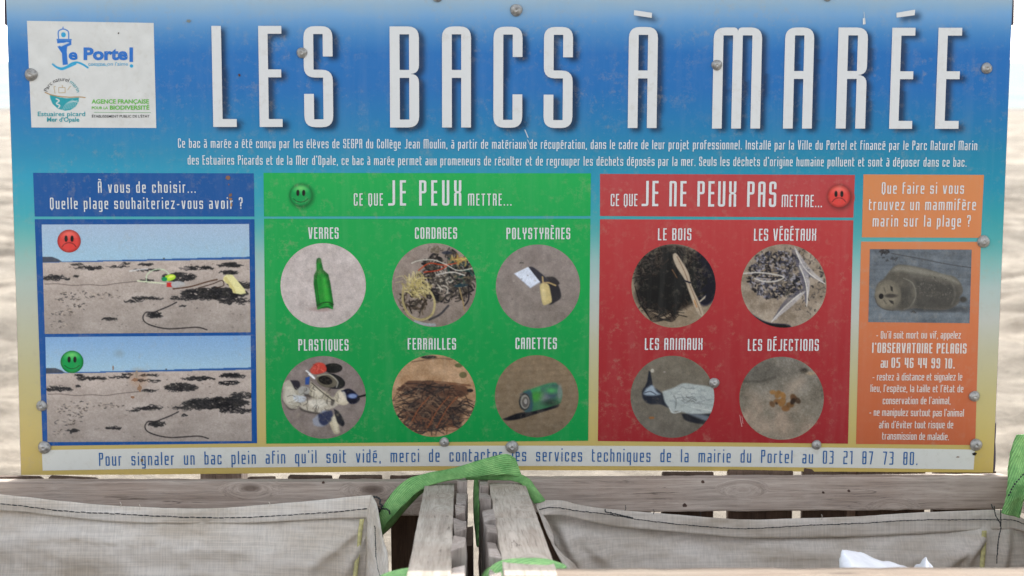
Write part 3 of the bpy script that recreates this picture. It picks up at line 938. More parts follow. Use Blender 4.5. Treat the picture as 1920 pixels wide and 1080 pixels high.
def beach_picture(dirty):
    dy = 0 if dirty else -280
    cv = Canvas(390, 206, 265, 408 + dy, 3.376)
    X = cv.xx * 3.376 + 265; Yp = cv.yy * 3.376 + 408
    t = cv.yy / 60
    sky_ = np.stack([np.interp(t, [0, 1], [166, 160]), np.interp(t, [0, 1], [184, 190]), np.interp(t, [0, 1], [204, 208])], -1)
    if not dirty: sky_ = np.stack([np.interp(t, [0, 1], [134, 160]), np.interp(t, [0, 1], [168, 190]), np.interp(t, [0, 1], [204, 208])], -1)
    ts = cv.yy / cv.h
    sn = np.stack([np.interp(ts, [.3, 1], [186, 160]), np.interp(ts, [.3, 1], [172, 150]), np.interp(ts, [.3, 1], [162, 142])], -1)
    sn += (cv.fbm(.05, 4, ax=.5) * 16 + cv.fbm(.3, 6, 3, .8) * 12)[..., None]
    hz = 645 - (X - 265) / 1310 * 28
    cv.a = np.where((Yp < hz)[..., None], sky_, np.where((Yp < hz + 4 + (X - 265) / 1310 * 12)[..., None], np.array((52, 98, 156.)), sn))
    o = lambda pts: [(p[0], p[1] + dy) for p in pts]
    cv.poly(o([(260, 612), (325, 612), (360, 626), (388, 644), (260, 648)]), (78, 84, 96))
    cv.ell(1035, 626 + dy, 5, 5, (90, 90, 80))
    W = lambda x, y, rx, ry, n, ln=28, wd=6: cv.weed(x, y + dy, rx, ry, n, ln=ln, wd=wd, spread=.5)
    W(560, 682, 95, 9, 60); W(480, 662, 45, 4, 14); W(745, 675, 70, 5, 22); W(790, 657, 30, 2, 8); W(920, 663, 60, 5, 26)
    W(1240, 688, 105, 11, 90); W(1455, 674, 80, 9, 60); W(1450, 662, 45, 7, 40); W(1440, 718, 62, 11, 50); W(330, 747, 80, 15, 70); W(415, 756, 14, 5, 8); W(470, 736, 12, 5, 8)
    W(920, 700, 90, 5, 30)
    W(1130, 745, 100, 26, 200); W(925, 765, 60, 6, 25)
    W(1350, 850, 210, 34, 420, 34, 8); W(1520, 800, 80, 22, 90); W(1480, 900, 110, 18, 90); W(1180, 880, 100, 12, 50, 40); W(920, 880, 90, 8, 46, 45); W(820, 898, 36, 6, 14)
    for cx, cy, rx, ry, n in ((480, 855, 110, 28, 26), (430, 900, 110, 40, 34), (390, 970, 75, 22, 24), (640, 860, 60, 20, 20), (360, 1040, 60, 22, 14), (460, 940, 60, 30, 14), (720, 865, 40, 10, 8)):
        cv.weed(cx, cy + dy, rx, ry, n, ln=13, wd=6, spread=.6, cols=((60, 58, 60), (95, 86, 80), (190, 175, 160)))
    for _ in range(60):
        x, y = random.uniform(270, 1580), random.uniform(660, 1070)
        cv.weed(x, y + dy, 4, 3, 1, ln=10, wd=4, spread=.5, cols=((90, 82, 78), (120, 110, 104)))
    cv.line(o([(275, 785), (360, 784), (450, 794), (560, 790), (640, 796), (740, 782), (870, 770)]), 4, (82, 72, 68), .8)
    cv.weed(690, 1008 + dy, 50, 9, 26, ln=26, wd=7, spread=.5)
    if not dirty: cv.weed(430, 745 - 0 + dy + 280, 38, 10, 24, ln=20, wd=8, spread=.5)
    cv.line(o([(1110, 905), (1060, 930), (1010, 950), (960, 968), (915, 968), (893, 1000), (912, 1035), (980, 1062), (1060, 1074), (1150, 1070), (1240, 1066), (1300, 1082)]), 7, (40, 36, 40))
    cv.weed(970, 986 + dy, 50, 14, 50, ln=28, wd=8, spread=.6); cv.weed(1140, 930 + dy, 28, 6, 10, ln=20, wd=6, spread=.4)
    if dirty:
        cv.line([(865, 768), (940, 776), (1040, 785)], 9, (205, 210, 180)); cv.line([(920, 770), (925, 730), (965, 700), (1020, 695), (1055, 712), (1068, 738)], 6, (196, 212, 180))
        cv.line([(815, 706), (870, 697), (930, 692)], 8, (215, 214, 212), .8)
        cv.ell(1130, 690, 70, 12, (205, 190, 180), .5)
        cv.ell(1070, 748, 38, 20, (176, 214, 70), ang=-.2); cv.ell(1035, 758, 18, 14, (20, 140, 90)); cv.ell(1078, 742, 20, 8, (228, 232, 110), ang=-.3)
        cv.poly([(1050, 780), (1080, 780), (1082, 808), (1048, 808)], (196, 50, 48))
        cv.ell(1120, 792, 45, 22, (178, 178, 178), .8); cv.ell(1180, 806, 60, 14, (176, 166, 156), .7)
        cv.line([(1090, 820), (1200, 806), (1310, 775), (1370, 762)], 8, (84, 58, 46)); cv.line([(1250, 815), (1340, 790), (1400, 768), (1410, 800), (1360, 815)], 6, (70, 52, 46))
        cv.poly([(1412, 745), (1432, 730), (1468, 733), (1545, 825), (1552, 850), (1520, 858), (1470, 848), (1462, 822), (1448, 812), (1440, 790), (1424, 782), (1408, 764)], (222, 214, 158), soft=1.4)
        cv.poly([(1412, 750), (1424, 782), (1440, 792), (1450, 812), (1465, 825), (1472, 848), (1490, 850), (1478, 818), (1450, 775), (1428, 745)], (198, 184, 120), .7)
    else:
        cv.ell(860, 400, 60, 60, (170, 120, 80), .22, soft=12); cv.ell(735, 240, 30, 22, (130, 140, 140), .35, soft=8)
    return cv


cv = beach_picture(True)
ph = rect_photo('dirty_beach_photo', cv, (78, 421), (467, 420), (470, 623), (84, 626), pf, 'printed photo of a beach with litter and seaweed')
smiley(129.5, 452, 22, False, pf, False)
cv = beach_picture(False)
rect_photo('clean_beach_photo', cv, (85, 632), (470, 629), (472, 827), (89, 829), pf, 'printed photo of a clean beach with seaweed')
smiley(135, 678.5, 21.5, True, pf, True)

# --- green column
gh = panel_grid('green_heading_panel', (494, 324), (1108, 325), (1107, 405), (495, 406), vgrad([(320, (32, 166, 80)), (410, (28, 160, 78))]), board, label='green heading panel')
SM = dict(ratio=.31, w=2.3, h=2.2); BG = dict(ratio=.285, w=4.7, h=4.4)
lines('heading_text', [("CE QUE", 663.5, 718, 385.5, 23, SM), ("JE PEUX", 728, 865, 385.5, 47.5, BG), ("METTRE...", 877.5, 959, 385.5, 22.5, SM)], WHITE, gh)


def halo(cx, cy, r, base, parent):
    n = 40; cv = Canvas(n, n, 0, 0, 1)
    rr_ = np.hypot(cv.xx - 19.5, cv.yy - 19.5) / 19.5
    f = np.clip((1 - rr_) / .35, 0, 1)[..., None] * .55
    cv.a[:] = np.array(base, float) * (1 - f) + np.array(base, float) * .3 * f
    disc_photo('smiley_shadow_print', cv, cx + 2, cy + 2, r * 1.32, r * 1.32, parent, off=0.0009)


halo(564, 366, 21, (30, 164, 80), gh)
smiley(564, 366, 21.5, True, gh, True)
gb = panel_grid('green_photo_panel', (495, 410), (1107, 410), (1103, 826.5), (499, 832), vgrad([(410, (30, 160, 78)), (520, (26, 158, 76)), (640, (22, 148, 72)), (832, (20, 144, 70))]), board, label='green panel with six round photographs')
LB = dict(ratio=.345, w=2.6, h=2.3)
lines('caption_text', [("VERRES", 578, 635, 447.8, 21.5, LB), ("CORDAGES", 778, 857, 447.8, 21.5, LB), ("POLYSTYRÈNES", 949.5, 1069, 448.5, 21.5, LB),
                       ("PLASTIQUES", 559.5, 653.5, 657.5, 21.5, LB), ("FERRAILLES", 764.5, 855, 655.5, 21.5, LB), ("CANETTES", 966.5, 1044, 654.5, 21.5, LB)], WHITE, gb)

# VERRES   (crop coordinates of a 3.048x enlargement with origin 490,310)
cv = Canvas(150, 150, 112, 446, 488 / 150)
cv.sand((192, 180, 175), (188, 176, 170), 10, 31)
for _ in range(40): cv.ell(random.uniform(120, 590), random.uniform(450, 920), 3, 3, (170, 140, 130), .5)
cv.ell(345, 825, 60, 14, (150, 120, 115), .6, soft=4)
cv.poly([(318, 535), (330, 529), (342, 535), (346, 560), (356, 600), (384, 625), (396, 680), (414, 800), (408, 826), (380, 818), (345, 822), (322, 828), (316, 800), (300, 680), (302, 630), (318, 600), (314, 560)], (16, 92, 34))
cv.poly([(322, 560), (338, 545), (342, 600), (372, 640), (386, 700), (400, 790), (330, 795), (312, 680), (314, 635)], (34, 140, 46), .9, soft=5)
cv.poly([(350, 640), (368, 660), (388, 780), (366, 786)], (60, 172, 62), .8, soft=5)
cv.line([(326, 600), (316, 640), (318, 690), (332, 790)], 5, (10, 70, 25), .7)
cv.line([(318, 806), (350, 790), (386, 786), (412, 800)], 5, (8, 52, 22)); cv.line([(324, 824), (350, 808), (386, 806), (408, 822)], 8, (40, 160, 60), .8)
cv.line([(322, 560), (326, 600)], 4, (70, 150, 60), .6)
disc_photo('glass_bottle_photo', cv, 606, 535, 80, 79, gb, 'round photo of a green glass bottle on sand')
# CORDAGES
cv = Canvas(150, 150, 750, 446, 478 / 150)
cv.sand((150, 138, 130), (138, 127, 118), 10, 33)
cv.weed(1060, 640, 160, 140, 260, ln=50, wd=12, spread=3.1, cols=((42, 42, 46), (60, 56, 54), (90, 84, 76)))
cv.weed(1130, 600, 85, 80, 60, ln=40, wd=9, spread=3.1, cols=((30, 40, 44), (48, 80, 76), (120, 110, 90)))
cv.weed(880, 780, 80, 70, 60, ln=40, wd=10, spread=3.1, cols=((70, 62, 54), (110, 98, 84), (46, 42, 40)))
cv.weed(1030, 660, 60, 55, 60, ln=44, wd=8, spread=3.1, cols=((180, 172, 160), (140, 130, 120), (80, 76, 72)))
cv.weed(890, 690, 75, 60, 90, ln=60, wd=7, spread=3.1, cols=((176, 162, 112), (150, 138, 98), (196, 184, 140)))
cv.weed(1130, 540, 50, 22, 30, ln=34, wd=7, spread=3.1, cols=((200, 176, 110), (176, 120, 80), (160, 140, 90)))
cv.weed(990, 485, 40, 18, 20, ln=24, wd=7, spread=3.1, cols=((120, 110, 96), (80, 74, 70)))
cv.line([(900, 600), (960, 560), (1040, 570), (1110, 560)], 6, (178, 84, 56)); cv.line([(930, 610), (1010, 600), (1060, 575)], 6, (170, 70, 46))
cv.line([(860, 560), (900, 545), (980, 540), (1050, 565), (1120, 600), (1200, 590)], 5, (200, 196, 184)); cv.line([(1000, 625), (1090, 610), (1160, 628)], 6, (196, 190, 180))
cv.line([(815, 690), (812, 780), (850, 855), (915, 880), (975, 850), (990, 780), (965, 720), (920, 690)], 12, (176, 164, 124)); cv.line([(815, 690), (812, 780), (850, 855), (915, 880), (975, 850)], 4, (130, 118, 84), .7)
cv.line([(1130, 700), (1150, 780), (1160, 830)], 8, (150, 132, 100)); cv.line([(1180, 690), (1182, 760), (1160, 800)], 7, (40, 40, 50))
cv.line([(1068, 800), (1020, 850), (960, 880)], 12, (60, 60, 66), .8)
for y in (770, 800): cv.line([(770, 640 + (y - 770)), (810, 640 + (y - 770) - 10)], 4, (190, 180, 140), .7)
cv.ell(1140, 685, 40, 9, (40, 70, 80), .9, ang=-.1); cv.ell(1060, 500, 30, 10, (50, 56, 70), .7)
cv.line([(880, 890), (930, 905), (990, 910)], 16, (160, 166, 170), .8)
disc_photo('tangled_rope_photo', cv, 814, 534.5, 79, 78.5, gb, 'round photo of tangled ropes and nets')
# POLYSTYRENES
cv = Canvas(150, 150, 1342, 455, 480 / 150)
cv.sand((142, 130, 124), (132, 121, 112), 8, 35)
cv.poly([(1525, 582), (1560, 588), (1640, 660), (1640, 700), (1590, 670)], (52, 50, 58), soft=2)
cv.poly([(1446, 620), (1525, 582), (1592, 668), (1537, 702)], (214, 220, 232)); cv.line([(1446, 620), (1537, 702), (1592, 668)], 5, (176, 180, 196), .7, curve=False)
cv.poly([(1640, 670), (1690, 680), (1712, 750), (1680, 782), (1640, 790)], (44, 42, 46), soft=2); cv.poly([(1625, 640), (1670, 640), (1702, 672), (1690, 685), (1650, 675)], (50, 46, 48), soft=2)
cv.poly([(1590, 690), (1608, 672), (1640, 684), (1652, 730), (1658, 780), (1634, 794), (1610, 798), (1598, 750)], (196, 176, 122), soft=2); cv.ell(1612, 730, 10, 40, (216, 200, 150), .7, ang=-.15, soft=4)
cv.line([(1606, 640), (1612, 672), (1640, 672), (1680, 688)], 9, (176, 150, 104))
for _ in range(12): cv.ell(random.uniform(1380, 1780), random.uniform(500, 880), 4, 3, random.choice(((90, 84, 78), (180, 172, 160))), .7)
cv.weed(1490, 560, 12, 8, 5, ln=10, wd=4)
disc_photo('polystyrene_photo', cv, 1008.7, 537, 79, 78.5, gb, 'round photo of foam litter on sand')
# PLASTIQUES  (origin 490,620)
cv = Canvas(150, 150, 113, 145, 480 / 150)
cv.sand((134, 124, 120), (138, 128, 122), 8, 37)
cv.ell(405, 215, 52, 28, (24, 26, 34)); cv.poly([(275, 225), (310, 185), (355, 190), (368, 230), (320, 250), (285, 245)], (186, 84, 74), soft=2); cv.weed(320, 215, 34, 22, 14, ln=30, wd=4, cols=((214, 120, 108), (150, 60, 54)))
cv.ell(400, 290, 75, 42, (34, 36, 46), ang=.3); cv.ell(370, 288, 60, 38, (110, 104, 92), ang=.3); cv.ell(362, 285, 40, 24, (48, 46, 46), ang=.3); cv.line([(320, 260), (380, 250), (430, 290), (425, 325)], 8, (170, 164, 148), .8)
for P_, c_ in (([(125, 300), (160, 285), (195, 330), (240, 360), (215, 440), (160, 445), (125, 400)], (170, 164, 150)), ([(280, 290), (330, 330), (400, 380), (395, 400), (300, 400), (270, 360)], (176, 168, 150)),
               ([(215, 420), (300, 390), (400, 400), (430, 430), (330, 470), (240, 455)], (182, 174, 160)), ([(405, 390), (430, 350), (470, 335), (510, 380), (480, 425), (430, 420)], (190, 180, 160)),
               ([(290, 510), (350, 460), (400, 470), (390, 520), (350, 552), (300, 545)], (150, 152, 160)), ([(380, 520), (420, 480), (440, 560), (440, 590), (410, 590)], (182, 172, 150))):
    cv.poly(P_, c_, soft=2.5)
cv.poly([(450, 345), (500, 335), (552, 380), (545, 410), (500, 418)], (28, 34, 58), soft=2); cv.ell(515, 376, 26, 14, (160, 176, 210), .8, soft=3)
cv.line([(545, 382), (590, 370)], 10, (20, 22, 34)); cv.poly([(165, 285), (210, 288), (220, 320), (195, 340)], (66, 64, 70), soft=2)
cv.poly([(320, 480), (395, 460), (400, 510), (360, 545), (330, 530)], (50, 56, 80), .8, soft=3); cv.poly([(410, 450), (440, 470), (470, 530), (455, 550), (425, 520)], (40, 42, 50), .9, soft=2)
cv.line([(255, 230), (290, 260), (300, 275), (270, 250)], 8, (220, 218, 216)); cv.poly([(250, 270), (275, 262), (270, 310), (248, 310)], (70, 96, 150)); cv.ell(240, 345, 34, 26, (160, 158, 152), .9)
for P_, c_ in (([(140, 320), (180, 330), (200, 400), (165, 430), (135, 390)], (196, 190, 176)), ([(300, 310), (350, 350), (340, 390), (290, 370)], (200, 192, 176)), ([(250, 405), (330, 400), (380, 420), (310, 445)], (204, 198, 186)),
               ([(430, 360), (470, 350), (480, 400), (440, 410)], (212, 202, 184)), ([(180, 370), (250, 380), (240, 410), (190, 405)], (190, 196, 204)), ([(395, 500), (420, 500), (432, 580), (415, 570)], (206, 198, 176))):
    cv.poly(P_, c_, .8, soft=3)
cv.weed(290, 400, 150, 80, 60, ln=44, wd=4, spread=3.1, cols=((120, 114, 104), (150, 144, 132), (84, 80, 76)))
for P_ in ([(215, 440), (260, 460), (330, 475), (300, 480), (230, 462)], [(240, 360), (275, 370), (290, 385), (250, 378)], [(395, 395), (415, 400), (405, 430), (392, 425)], [(120, 400), (160, 445), (200, 450), (160, 455)]): cv.poly(P_, (70, 66, 64), .7, soft=2.5)
cv.line([(285, 300), (340, 350), (410, 405)], 6, (70, 66, 60), .8)
disc_photo('plastic_litter_photo', cv, 606.5, 745, 79.5, 77.5, gb, 'round photo of plastic bottles and caps')
# FERRAILLES
cv = Canvas(150, 150, 748, 138, 477 / 150)
cv.sand((176, 142, 108), (168, 130, 100), 16, 39)
cv.ell(955, 152, 45, 10, (40, 36, 34)); cv.line([(860, 180), (1000, 160), (1090, 165)], 7, (120, 92, 70)); cv.ell(1125, 200, 22, 12, (70, 78, 44), .8); cv.ell(1150, 255, 22, 18, (84, 84, 52), .8)
cv.poly([(840, 288), (965, 290), (1150, 310), (1150, 380), (800, 350), (800, 320)], (98, 68, 52), soft=2); cv.poly([(965, 285), (1190, 310), (1200, 322), (965, 300)], (120, 84, 62)); cv.poly([(800, 315), (1000, 335), (1150, 350), (1145, 382), (805, 352)], (78, 54, 44))
cv.ell(985, 470, 170, 95, (62, 48, 42), .85, soft=6)
cv.weed(985, 440, 210, 120, 230, ln=150, wd=7, spread=.75, cols=((44, 36, 36), (70, 54, 46), (98, 70, 54), (34, 30, 32), (124, 98, 78)))
cv.weed(960, 540, 170, 50, 60, ln=110, wd=8, spread=1.3, cols=((50, 44, 44), (110, 74, 56)))
cv.ell(1190, 345, 18, 10, (34, 28, 28))
for x0 in (900, 1010, 1060): cv.line([(x0 - 60, 560), (x0, 450), (x0 + 60, 380)], 5, (140, 80, 52))
disc_photo('scrap_iron_photo', cv, 813.5, 742, 78.5, 77, gb, 'round photo of a heap of rusty iron rods')
# CANETTES
cv = Canvas(150, 150, 1336, 142, 476 / 150)
cv.sand((132, 112, 88), (118, 102, 82), 8, 41)
for i in range(14): cv.line([(1330, 180 + i * 34), (1500, 172 + i * 34), (1820, 150 + i * 34)], 8, (108, 92, 72), .35, soft=3)
cv.poly([(1380, 510), (1470, 475), (1560, 462), (1680, 420), (1692, 440), (1600, 470), (1480, 508), (1410, 518)], (20, 20, 28), soft=2)
cv.poly([(1500, 352), (1640, 306), (1690, 310), (1716, 350), (1712, 400), (1690, 425), (1560, 462), (1500, 460)], (58, 110, 76), soft=2)
cv.poly([(1500, 352), (1640, 306), (1680, 310), (1560, 356)], (60, 150, 90), .8, soft=6); cv.poly([(1600, 330), (1680, 310), (1690, 380), (1620, 400)], (60, 70, 96), .7, soft=12)
cv.ell(1570, 380, 40, 26, (60, 140, 50), .8, ang=-.3, soft=8); cv.ell(1655, 345, 30, 16, (80, 180, 90), .8, soft=8); cv.ell(1620, 390, 26, 28, (130, 130, 130), .6, soft=10); cv.ell(1650, 415, 36, 16, (24, 40, 34), .8, soft=8)
cv.ell(1704, 355, 14, 44, (120, 130, 124), .8, soft=3); cv.poly([(1480, 365), (1540, 345), (1548, 455), (1500, 462)], (44, 62, 90), .7, soft=4)
cv.ell(1503, 410, 32, 50, (52, 52, 50)); cv.ell(1506, 410, 25, 40, (140, 136, 126)); cv.ell(1508, 412, 19, 31, (84, 80, 76)); cv.ell(1510, 408, 9, 15, (150, 146, 140))
disc_photo('drink_can_photo', cv, 1006.3, 743, 78.3, 77, gb, 'round photo of a green drink can on sand')

# --- red column
rh = panel_grid('red_heading_panel', (1125, 326), (1603, 328), (1600, 408), (1125, 405), vgrad([(326, (178, 66, 68)), (408, (178, 64, 64))]), board, label='red heading panel')
lines('heading_text', [("CE QUE", 1145, 1195, 386.5, 23, SM), ("JE NE PEUX PAS", 1203, 1455, (386.5, 388), 47.5, BG), ("METTRE...", 1465.5, 1541, (388, 388.5), 23, SM)], WHITE, rh)
halo(1573, 368, 21, (178, 66, 66), rh)
smiley(1573, 368, 21.5, False, rh, False)
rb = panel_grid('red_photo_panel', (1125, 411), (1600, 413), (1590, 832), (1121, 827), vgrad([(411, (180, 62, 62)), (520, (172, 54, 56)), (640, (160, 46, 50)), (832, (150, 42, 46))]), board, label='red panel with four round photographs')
lines('caption_text', [("LE BOIS", 1233.5, 1296, 450.5, 22.5, LB), ("LES VÉGÉTAUX", 1413.5, 1530, 451.3, 22.5, LB), ("LES ANIMAUX", 1209, 1317, 656, 22, LB), ("LES DÉJECTIONS", 1402, 1535, 657.8, 22, LB)], WHITE, rb)
# LE BOIS (origin 1110,310 scale 3.2725)
cv = Canvas(150, 150, 242, 483, 517 / 150)
cv.sand((140, 128, 114), (150, 136, 118), 10, 51)
cv.ell(480, 690, 215, 200, (46, 42, 42), soft=10); cv.poly([(640, 500), (780, 560), (780, 760), (700, 860), (640, 800)], (36, 38, 56), soft=6)
cv.weed(480, 690, 215, 190, 330, ln=70, wd=8, spread=3.1, cols=((34, 32, 34), (60, 56, 54), (84, 76, 68), (26, 24, 28), (48, 44, 44)))
cv.weed(330, 610, 90, 90, 60, ln=40, wd=6, spread=3.1, cols=((110, 102, 92), (78, 72, 68)))
cv.weed(600, 560, 70, 60, 40, ln=40, wd=6, spread=3.1, cols=((96, 88, 80), (64, 58, 56)))
cv.ell(400, 800, 130, 90, (44, 40, 42), .8, soft=8)
cv.weed(440, 870, 110, 60, 70, ln=110, wd=6, spread=.5, cols=((34, 32, 34), (70, 62, 56), (28, 26, 28)))
for i in range(6): cv.line([(262 + i * 5, 740 + i * 20), (300 + i * 8, 850 + i * 14), (380, 915 + i * 9), (480, 960 - i * 6), (530, 920 - i * 16)], 4, (36, 32, 34), .85)
cv.ell(480, 730, 110, 130, (30, 28, 30), .6, soft=20)
cv.poly([(495, 545), (515, 540), (550, 590), (590, 660), (610, 740), (660, 850), (680, 925), (650, 912), (620, 850), (590, 770), (565, 700), (520, 630), (497, 575)], (176, 162, 144), soft=2)
cv.line([(520, 560), (560, 640), (595, 730), (640, 840), (668, 915)], 6, (120, 100, 84), .7); cv.poly([(655, 835), (697, 795), (690, 815), (660, 840)], (190, 178, 158)); cv.line([(555, 705), (600, 720)], 9, (36, 40, 56)); cv.line([(490, 640), (520, 690)], 7, (150, 120, 90), .7)
cv.line([(625, 830), (640, 870)], 8, (170, 110, 60), .6)
disc_photo('driftwood_photo', cv, 1263, 536, 79, 78.3, rb, 'round photo of driftwood on dark seaweed')
# LES VEGETAUX
cv = Canvas(150, 150, 916, 486, 522 / 150)
cv.sand((146, 134, 120), (152, 140, 126), 16, 53)
cv.weed(1140, 680, 190, 150, 620, ln=20, wd=11, spread=3.1, cols=((50, 50, 56), (74, 74, 84), (36, 36, 40), (150, 148, 156), (96, 90, 86)))
cv.weed(1300, 740, 130, 190, 120, ln=18, wd=8, spread=3.1, cols=((60, 58, 62), (100, 94, 90))); cv.weed(1180, 570, 230, 70, 90, ln=16, wd=7, spread=3.1, cols=((56, 52, 56), (120, 112, 104)))
cv.poly([(930, 880), (1010, 940), (1090, 975), (1200, 985), (1200, 1010), (1000, 1010)], (20, 24, 48), soft=3)
def feather(a, b_, wd, bend=0.0):
    a = np.array(a, float); b_ = np.array(b_, float); d = (b_ - a); L_ = np.hypot(*d); n_ = np.array([-d[1], d[0]]) / L_
    spine = [a + d * t + n_ * bend * math.sin(t * 3.14) for t in np.linspace(0, 1, 9)]
    for i in range(26):
        t = i / 26; p = a + d * t + n_ * bend * math.sin(t * 3.14)
        for sg in (-1, 1):
            q_ = p + d / L_ * 26 * -1 + n_ * sg * wd * math.sin(max(.12, 1 - t) * 2.7)
            cv.line([p, q_], 6, (176, 172, 172) if sg < 0 else (104, 102, 112), .8, curve=False)
    cv.line(spine, 6, (206, 200, 190))
feather((1250, 530), (1425, 730), 26, 30); feather((1270, 620), (1315, 870), 24, -20); feather((1280, 790), (1100, 970), 26, 10)
cv.line([(930, 668), (1020, 662), (1110, 672), (1175, 690), (1130, 715), (1060, 718), (1000, 700)], 8, (190, 184, 176)); cv.line([(1020, 690), (1100, 695), (1160, 690)], 6, (60, 58, 64))
disc_photo('shells_and_weed_photo', cv, 1469.5, 536.2, 80, 78.3, rb, 'round photo of shells feathers and weed')
# LES ANIMAUX (origin 1110,620 scale 3.765)
cv = Canvas(150, 150, 272, 175, 590 / 150)
cv.sand((112, 104, 90), (104, 98, 88), 7, 55)
cv.ell(425, 282, 12, 14, (176, 170, 156)); cv.ell(420, 618, 20, 9, (150, 96, 50), .9); cv.ell(510, 290, 8, 5, (160, 150, 140))
cv.poly([(630, 590), (740, 585), (860, 600), (830, 660), (720, 655), (650, 630)], (34, 36, 42), soft=3); cv.poly([(660, 585), (800, 600), (860, 640), (800, 640)], (120, 128, 134), .8, soft=4)
cv.poly([(400, 282), (412, 290), (425, 370), (430, 400), (395, 410), (370, 405), (388, 360)], (30, 34, 44), soft=1.5)
cv.poly([(352, 430), (372, 400), (430, 400), (500, 450), (520, 500), (540, 545), (480, 522), (410, 520), (362, 490)], (32, 36, 46), soft=3)
cv.poly([(380, 410), (425, 385), (455, 430), (480, 450), (420, 460), (365, 450)], (150, 162, 172), soft=4); cv.line([(372, 440), (410, 430), (450, 450)], 7, (50, 56, 66), .8)
cv.poly([(495, 430), (570, 405), (640, 372), (720, 380), (860, 410), (862, 520), (840, 580), (700, 590), (600, 570), (560, 582), (540, 545), (510, 500)], (164, 170, 166), soft=3)
cv.poly([(560, 440), (640, 400), (740, 420), (700, 470), (600, 480)], (186, 190, 184), .7, soft=10)
cv.weed(700, 480, 150, 90, 130, ln=46, wd=6, spread=.5, ang=.15, cols=((150, 156, 152), (182, 186, 180), (132, 138, 138)))
cv.line([(575, 460), (592, 500), (585, 550)], 7, (80, 84, 86), .6, soft=2); cv.weed(680, 490, 50, 22, 12, ln=44, wd=5, cols=((112, 116, 114), (120, 122, 116), (60, 62, 62)), spread=.9)
cv.line([(690, 500), (780, 520), (860, 530)], 8, (120, 124, 120), .5, soft=3); cv.line([(700, 540), (800, 560), (850, 570)], 8, (206, 208, 200), .6); cv.line([(545, 545), (570, 582), (620, 575)], 8, (196, 200, 196), .8)
disc_photo('seabird_photo', cv, 1260.7, 744, 78.5, 77, rb, 'round photo of a dead white seabird')
# LES DEJECTIONS
cv = Canvas(150, 150, 1040, 187, 596 / 150)
cv.sand((112, 106, 96), (132, 122, 106), 16, 57, f=.03)
t = np.clip(cv.fbm(.022, 59, 5) * 1.6 + (cv.yy / cv.h - .62) * 1.3 + (cv.xx / cv.w - .5) * .4, 0, 1)[..., None]
cv.a = cv.a * (1 - t) + np.array((158, 140, 122)) * t
cv.ell(1190, 310, 130, 60, (92, 88, 80), .7, ang=-.1, soft=16); cv.line([(1070, 362), (1180, 362), (1290, 335)], 14, (64, 60, 54), .7, soft=5); cv.ell(1495, 285, 26, 18, (50, 44, 38), .9, soft=4); cv.ell(1545, 305, 30, 12, (164, 140, 110), .8, soft=4)
cv.poly([(1360, 400), (1480, 320), (1500, 370), (1420, 450), (1380, 470)], (166, 148, 130), .6, soft=14)
cv.a += (cv.fbm(.5, 60, 3, .9) * 14)[..., None]
for bx_, by_, br_, bc_ in ((1275, 440, 22, (140, 98, 52)), (1310, 455, 30, (132, 92, 48)), (1345, 462, 26, (146, 102, 54)), (1270, 525, 24, (96, 66, 40)), (1305, 505, 26, (120, 82, 46)), (1340, 510, 34, (136, 94, 50)), (1365, 555, 30, (122, 82, 46)), (1395, 530, 28, (108, 74, 42)), (1420, 480, 30, (92, 62, 38)), (1450, 500, 24, (64, 46, 32)), (1415, 505, 24, (44, 32, 26)), (1300, 520, 10, (50, 36, 28))): cv.ell(bx_, by_, br_, br_ * .72, bc_, .9, ang=bx_ % 3, soft=2)
disc_photo('droppings_photo', cv, 1465.5, 746.8, 79.2, 77.8, rb, 'round photo of droppings on sand')

# --- orange column
oh = panel_grid('orange_heading_panel', (1619, 327), (1845, 328), (1839, 446), (1616, 445), vgrad([(327, (206, 132, 82)), (446, (206, 128, 80))]), board, label='orange heading panel')
OT = dict(ratio=.32, w=2.2, h=2.1)
lines('heading_text', [("Que faire si vous", 1653, 1807, 363.3, 21.5, OT), ("trouvez un mammifère", 1629, 1829.5, 394, 21.5, OT), ("marin sur la plage ?", 1636, 1819.5, 424.8, 21.5, OT)], WHITE, oh)
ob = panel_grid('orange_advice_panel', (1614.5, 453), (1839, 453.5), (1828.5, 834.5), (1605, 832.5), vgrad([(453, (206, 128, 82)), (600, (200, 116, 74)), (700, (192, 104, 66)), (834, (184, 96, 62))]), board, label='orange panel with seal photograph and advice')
cv = Canvas(191, 138, 107, 547, 668 / 191)
cv.sand((96, 102, 108), (104, 112, 118), 12, 61, f=.05)
for i in range(16):
    y = 560 + i * 30; cv.line([(100, y), (300, y + random.uniform(-6, 14)), (560, y + 22), (790, y + 36)], random.uniform(4, 12), random.choice(((80, 86, 94), (112, 118, 124))), .45, soft=3)
cv.line([(250, 575), (420, 605), (600, 640), (770, 665)], 7, (64, 66, 70), .8); cv.weed(205, 568, 28, 16, 24, ln=22, wd=8, spread=3); cv.weed(240, 610, 50, 14, 12, ln=16, wd=6)
cv.ell(540, 935, 250, 22, (60, 62, 64), .8, soft=5)
cv.poly([(205, 740), (240, 690), (280, 652), (330, 648), (420, 662), (520, 685), (600, 712), (660, 722), (705, 765), (722, 820), (700, 860), (700, 888), (660, 925), (600, 942), (500, 940), (420, 932), (330, 945), (240, 946), (180, 920), (148, 870), (148, 820), (165, 770)], (92, 88, 80), soft=2.2)
cv.poly([(270, 662), (330, 654), (420, 668), (560, 702), (640, 724), (700, 770), (660, 760), (560, 730), (380, 700), (260, 700)], (128, 124, 112), .85, soft=5)
cv.poly([(400, 740), (560, 760), (680, 800), (690, 870), (640, 925), (420, 930), (410, 860)], (66, 64, 60), .85, soft=9)
cv.weed(540, 790, 130, 70, 150, ln=9, wd=4, cols=((104, 100, 92), (56, 54, 52), (118, 114, 104)), spread=3)
